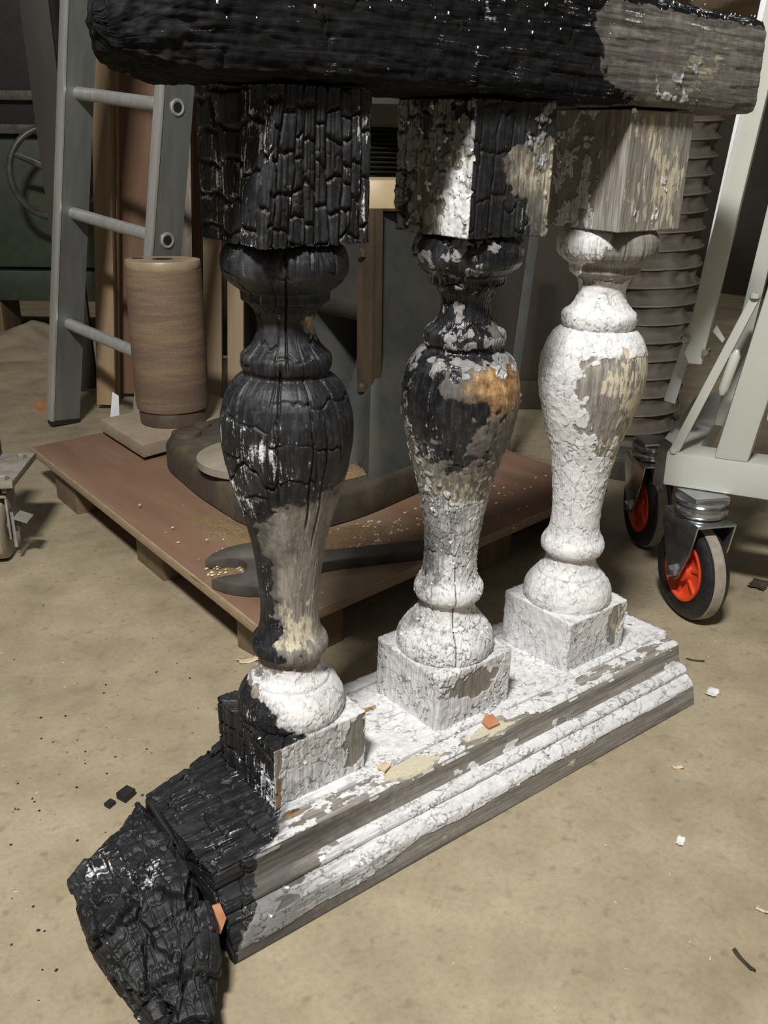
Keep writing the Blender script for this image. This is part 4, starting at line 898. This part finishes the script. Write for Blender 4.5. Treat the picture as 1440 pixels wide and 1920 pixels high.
# ------------------------------------------------------------------ duct hose
cps = [(1.385, .595, .0), (1.40, .61, .10), (1.487, .648, .351), (1.558, .711, .597), (1.634, .752, .807), (1.72, .80, 1.06)]
cr = [.098, .098, .101, .105, .112, .118]
tt = np.linspace(0, 1, 420); cz = [c[2] for c in cps]; zz = tt*0.99
pth = np.stack([np.interp(zz, cz, [c[0] for c in cps]), np.interp(zz, cz, [c[1] for c in cps]), zz], 1)
for _ in range(40): pth[1:-1] = .25*pth[:-2]+.5*pth[1:-1]+.25*pth[2:]
rr_ = np.interp(zz, cz, cr); pitch = .041
ho = thing('duct_hose', (1.385, .595, 0), 'brown ribbed flexible extraction duct standing behind the white baluster', 'hose')
seg = 72; vs = []; fs = []; rng = np.random.default_rng(6)
angs_ = np.linspace(0, 2*PI, seg, endpoint=False)
for k in range(len(zz)):
    ph = (zz[k]/pitch-angs_/(2*PI)) % 1.0
    wr = vnoise(np.stack([np.cos(angs_)*5+30, np.sin(angs_)*5+30, np.full(seg, zz[k]*35)], 1), 3)-.5
    sag = np.abs(2*ph-1)**1.6
    r_ = rr_[k]*(.90+.10*sag)+.016*wr*(1-sag)
    for a, q in zip(angs_, r_): vs.append((pth[k, 0]-1.385+q*math.cos(a), pth[k, 1]-.595+q*math.sin(a), pth[k, 2]))
for k in range(len(zz)-1):
    for a in range(seg): a2 = (a+1) % seg; fs.append((k*seg+a, k*seg+a2, (k+1)*seg+a2, (k+1)*seg+a))
link('duct_fabric', me_from(vs, fs), M_FABRIC, ho)
hp_ = []
for k in range(int(1.05/pitch*36)):
    a = 2*PI*k/36; z_ = pitch*(k/36)+.0
    if z_ > .98: break
    i_ = z_/.99*(len(zz)-1); i0 = int(i_); r_ = rr_[i0]*1.0+.001
    hp_.append((pth[i0, 0]-1.385+r_*math.cos(a), pth[i0, 1]-.595+r_*math.sin(a), z_))
link('wire_rib', tube_me(hp_, .0024, 6), M_WIRE, ho)
link('floor_collar', lathe_me([(.112, 0), (.112, .045), (.104, .05), (.10, .075)], 56), M_STEEL, ho)

# cloth bag above
rng = np.random.default_rng(9); vs = []; fs = []; nu, nv = 60, 30
for a in range(nu):
    for b_ in range(nv):
        u = 2*PI*a/nu; v = PI*b_/(nv-1)
        d = np.array([math.sin(v)*math.cos(u), math.sin(v)*math.sin(u), math.cos(v)]); q = 1+.22*(fbm((d*2.6)[None, :]+3, 3, 12)[0]-.5)*2+.06*(fbm((d*9)[None, :]+3, 2, 14)[0]-.5)
        vs.append((.30*d[0]*q, .22*d[1]*q, .20*d[2]*q))
for a in range(nu):
    for b_ in range(nv-1): a2 = (a+1) % nu; fs.append((a*nv+b_, a*nv+b_+1, a2*nv+b_+1, a2*nv+b_))
bg_ = link('dust_bag', me_from(vs, fs), M_BAG); bg_.location = (1.66, .76, 1.235); bg_.rotation_euler = (0, 0, -.6); tag(bg_, 'crumpled tan cloth dust bag above the extraction duct', 'bag')

# ------------------------------------------------------------------ dark panel and bars behind
pnl = thing('dark_cabinet', (1.46, 1.30, 0), 'dark brown cabinet side behind the middle and white balusters', 'cabinet', (0, 0, -.6687))
link('side_panel', box_me(-.42, .6, 0, .04, .01, 1.3, .004), M_DARKBOARD, pnl)
link('plinth', box_me(-.42, .6, -.02, .04, 0, .09, .004), M_DARKBOARD, pnl)
plank('steel_bar', (1.07, .735, .005), (1.29, .87, .66), .024, .012, M_IRON, 'grey steel bar leaning on the dark cabinet', 'bar')
rod = link('thin_rod', tube_me([(1.075, .70, .003), (1.055, .735, .16), (1.04, .76, .30)], .004, 8), M_STEEL); tag(rod, 'thin grey rod standing behind the middle baluster', 'rod')

# ------------------------------------------------------------------ hoist at the right
HA = Vector((.783, .099, 0)); hd_ = Vector((.430, -.903, 0)); hb_ = Vector((.903, .430, 0))
HM = Matrix(((hd_.x, hb_.x, 0, HA.x), (hd_.y, hb_.y, 0, HA.y), (0, 0, 1, 0), (0, 0, 0, 1)))
hs = bpy.data.objects.new('workshop_hoist', None); COL.objects.link(hs); hs.matrix_world = HM
tag(hs, 'pale grey-green steel hoist frame on red-hubbed casters at the right', 'hoist')
def slab_me(poly, w0, w1, bevel=.003):           # polygon in (a, z), thickness along depth
    return prism_me([(p[0], p[1]) for p in poly], w0, w1, bevel, Matrix(((1, 0, 0, 0), (0, 0, 1, 0), (0, 1, 0, 0), (0, 0, 0, 1))))
link('base_beam', slab_me([(.002, .217), (.62, .217), (.62, .273), (.002, .273)], 0, .065, .004), M_HOIST, hs)
link('side_beam', slab_me([(-.018, .222), (.045, .222), (.045, .270), (-.018, .270)], .066, .50, .003), M_HOIST, hs)
link('corner_plate', slab_me([(-.016, .212), (.002, .205), (.002, .268), (-.014, .276)], .01, .07, .001), M_STEEL, hs)
link('mast', slab_me([(.074, .272), (.125, .272), (.262, 1.2), (.211, 1.2)], 0, .085, .006), M_HOIST, hs)
br_ = link('brace', slab_me([(.004, .272), (.020, .272), (.106, .523), (.094, .530)], .004, .026, .002), M_HOIST, hs)
for (a, z) in ((.012, .274), (.098, .524)): link('weld_bead', lathe_me([(.0, -.004), (.007, -.002), (.007, .003), (0, .005)], 12, Matrix.Translation((a, .004, z))), M_HOIST, br_)
ar = link('lift_arm', slab_me([(.0085, .434), (.017, .417), (.037, .417), (.114, 1.2), (.086, 1.2)], .002, .028, .002), M_HOIST, hs)
for (a, z, w_) in ((.040, .437, .012), (.009, .455, .004)):
    link('pivot_bolt', lathe_me([(.0075, 0), (.0075, .006), (.005, .012), (.005, .018)], 12, Matrix.Translation((a, w_, z)) @ Matrix.Rotation(PI/2, 4, 'X') @ Matrix.Rotation(0, 4, 'Z')), M_ZINC, ar)
link('rear_upright', slab_me([(.058, .30), (.082, .30), (.162, 1.2), (.138, 1.2)], .10, .13, .003), M_HOIST, hs)
link('cover_strip', slab_me([(-.0215, .3415), (-.003, .338), (.0214, .49), (.044, .772), (.062, 1.0), (.049, 1.0), (.0308, .772), (.0069, .4885)], .060, .064, .0005), M_WHITE, hs)
link('release_handle', tube_me([(.073, -.006, .376), (.0745, -.006, .385), (.0845, -.006, .437), (.086, -.006, .446)], [.004, .0075, .0075, .003], 14), M_HOIST, hs)
link('arm_tab', slab_me([(.046, .468), (.062, .452), (.065, .458), (.050, .478)], .006, .012, .001), M_HOIST, hs)
link('cross_bar', slab_me([(.14, .335), (.6, .335), (.6, .365), (.14, .365)], .03, .055, .003), M_HOIST, hs)
# casters
def caster(loc, az, label_):
    R_ = HM.inverted() @ (Matrix.Translation(loc) @ Matrix.Rotation(az, 4, 'Z'))
    c = bpy.data.objects.new('caster', None); COL.objects.link(c); c.parent = hs; c.matrix_local = R_
    c['label'] = label_
    # local x is the axle; wheel centre at z = .083
    Wm = Matrix.Translation((0, 0, .083)) @ Matrix.Rotation(PI/2, 4, 'Y')
    link('tyre', lathe_me([(.051, -.016), (.060, -.020), (.068, -.0215), (.076, -.0195), (.0805, -.014), (.0812, -.0135), (.0812, .0135), (.0805, .014), (.076, .0195), (.068, .0215), (.060, .020), (.051, .016)], 72, Wm, True), M_BLACK, c)
    link('tread_band', lathe_me([(.0805, -.010), (.0831, -.0085), (.0834, .0), (.0831, .0085), (.0805, .010)], 72, Wm, True), M_TREAD, c)
    link('wheel_hub', lathe_me([(.014, -.022), (.018, -.022), (.020, -.012), (.040, -.010), (.045, -.013), (.049, -.0195), (.0525, -.0195), (.0525, .0195), (.049, .0195), (.045, .013), (.040, .010), (.020, .012), (.018, .022), (.014, .022)], 60, Wm), M_RED, c)
    for k in range(6):
        a = PI/3*k+.3
        for sx in (-1, 1): link('hub_rib', xf(box_me(-.003, .003, .018, .047, -.001, .006, .001), Wm @ Matrix.Scale(sx, 4, (0, 0, 1)) @ Matrix.Translation((0, 0, .009)) @ Matrix.Rotation(a, 4, 'Z')), M_RED, c)
    for sx in (-1, 1):
        pts = [(-.017, .076), (-.010, .069), (.006, .069), (.015, .078), (.040, .130), (.050, .175), (-.050, .175), (-.050, .152), (-.036, .118)]
        x0 = sx*.033
        link('fork_plate', prism_me([(p[0], p[1]) for p in pts], -.0015, .0015, .0006, Matrix(((0, 0, 1, x0), (1, 0, 0, 0), (0, 1, 0, 0), (0, 0, 0, 1)))), M_ZINC, c)
        link('axle_nut', lathe_me([(.0105, 0), (.0105, .008), (.008, .010)], 6, Matrix.Translation((x0+sx*.001, 0, .083)) @ Matrix.Rotation(sx*PI/2, 4, 'Y')), M_ZINC, c)
    link('fork_crown', box_me(-.0345, .0345, -.051, .051, .174, .179, .002), M_ZINC, c)
    link('swivel_race', lathe_me([(.034, .179), (.040, .183), (.042, .189), (.041, .194), (.034, .198), (.038, .200), (.042, .205), (.042, .209)], 56), M_ZINC, c)
    link('top_plate', box_me(-.030, .030, -.030, .030, .209, .2165, .001), M_ZINC, c)
    return c
caster((.806, .036, 0), math.radians(154.6), 'front caster with orange-red hub under the hoist beam')
caster((1.00, .270, 0), math.radians(147), 'rear caster with orange-red hub in the shade')
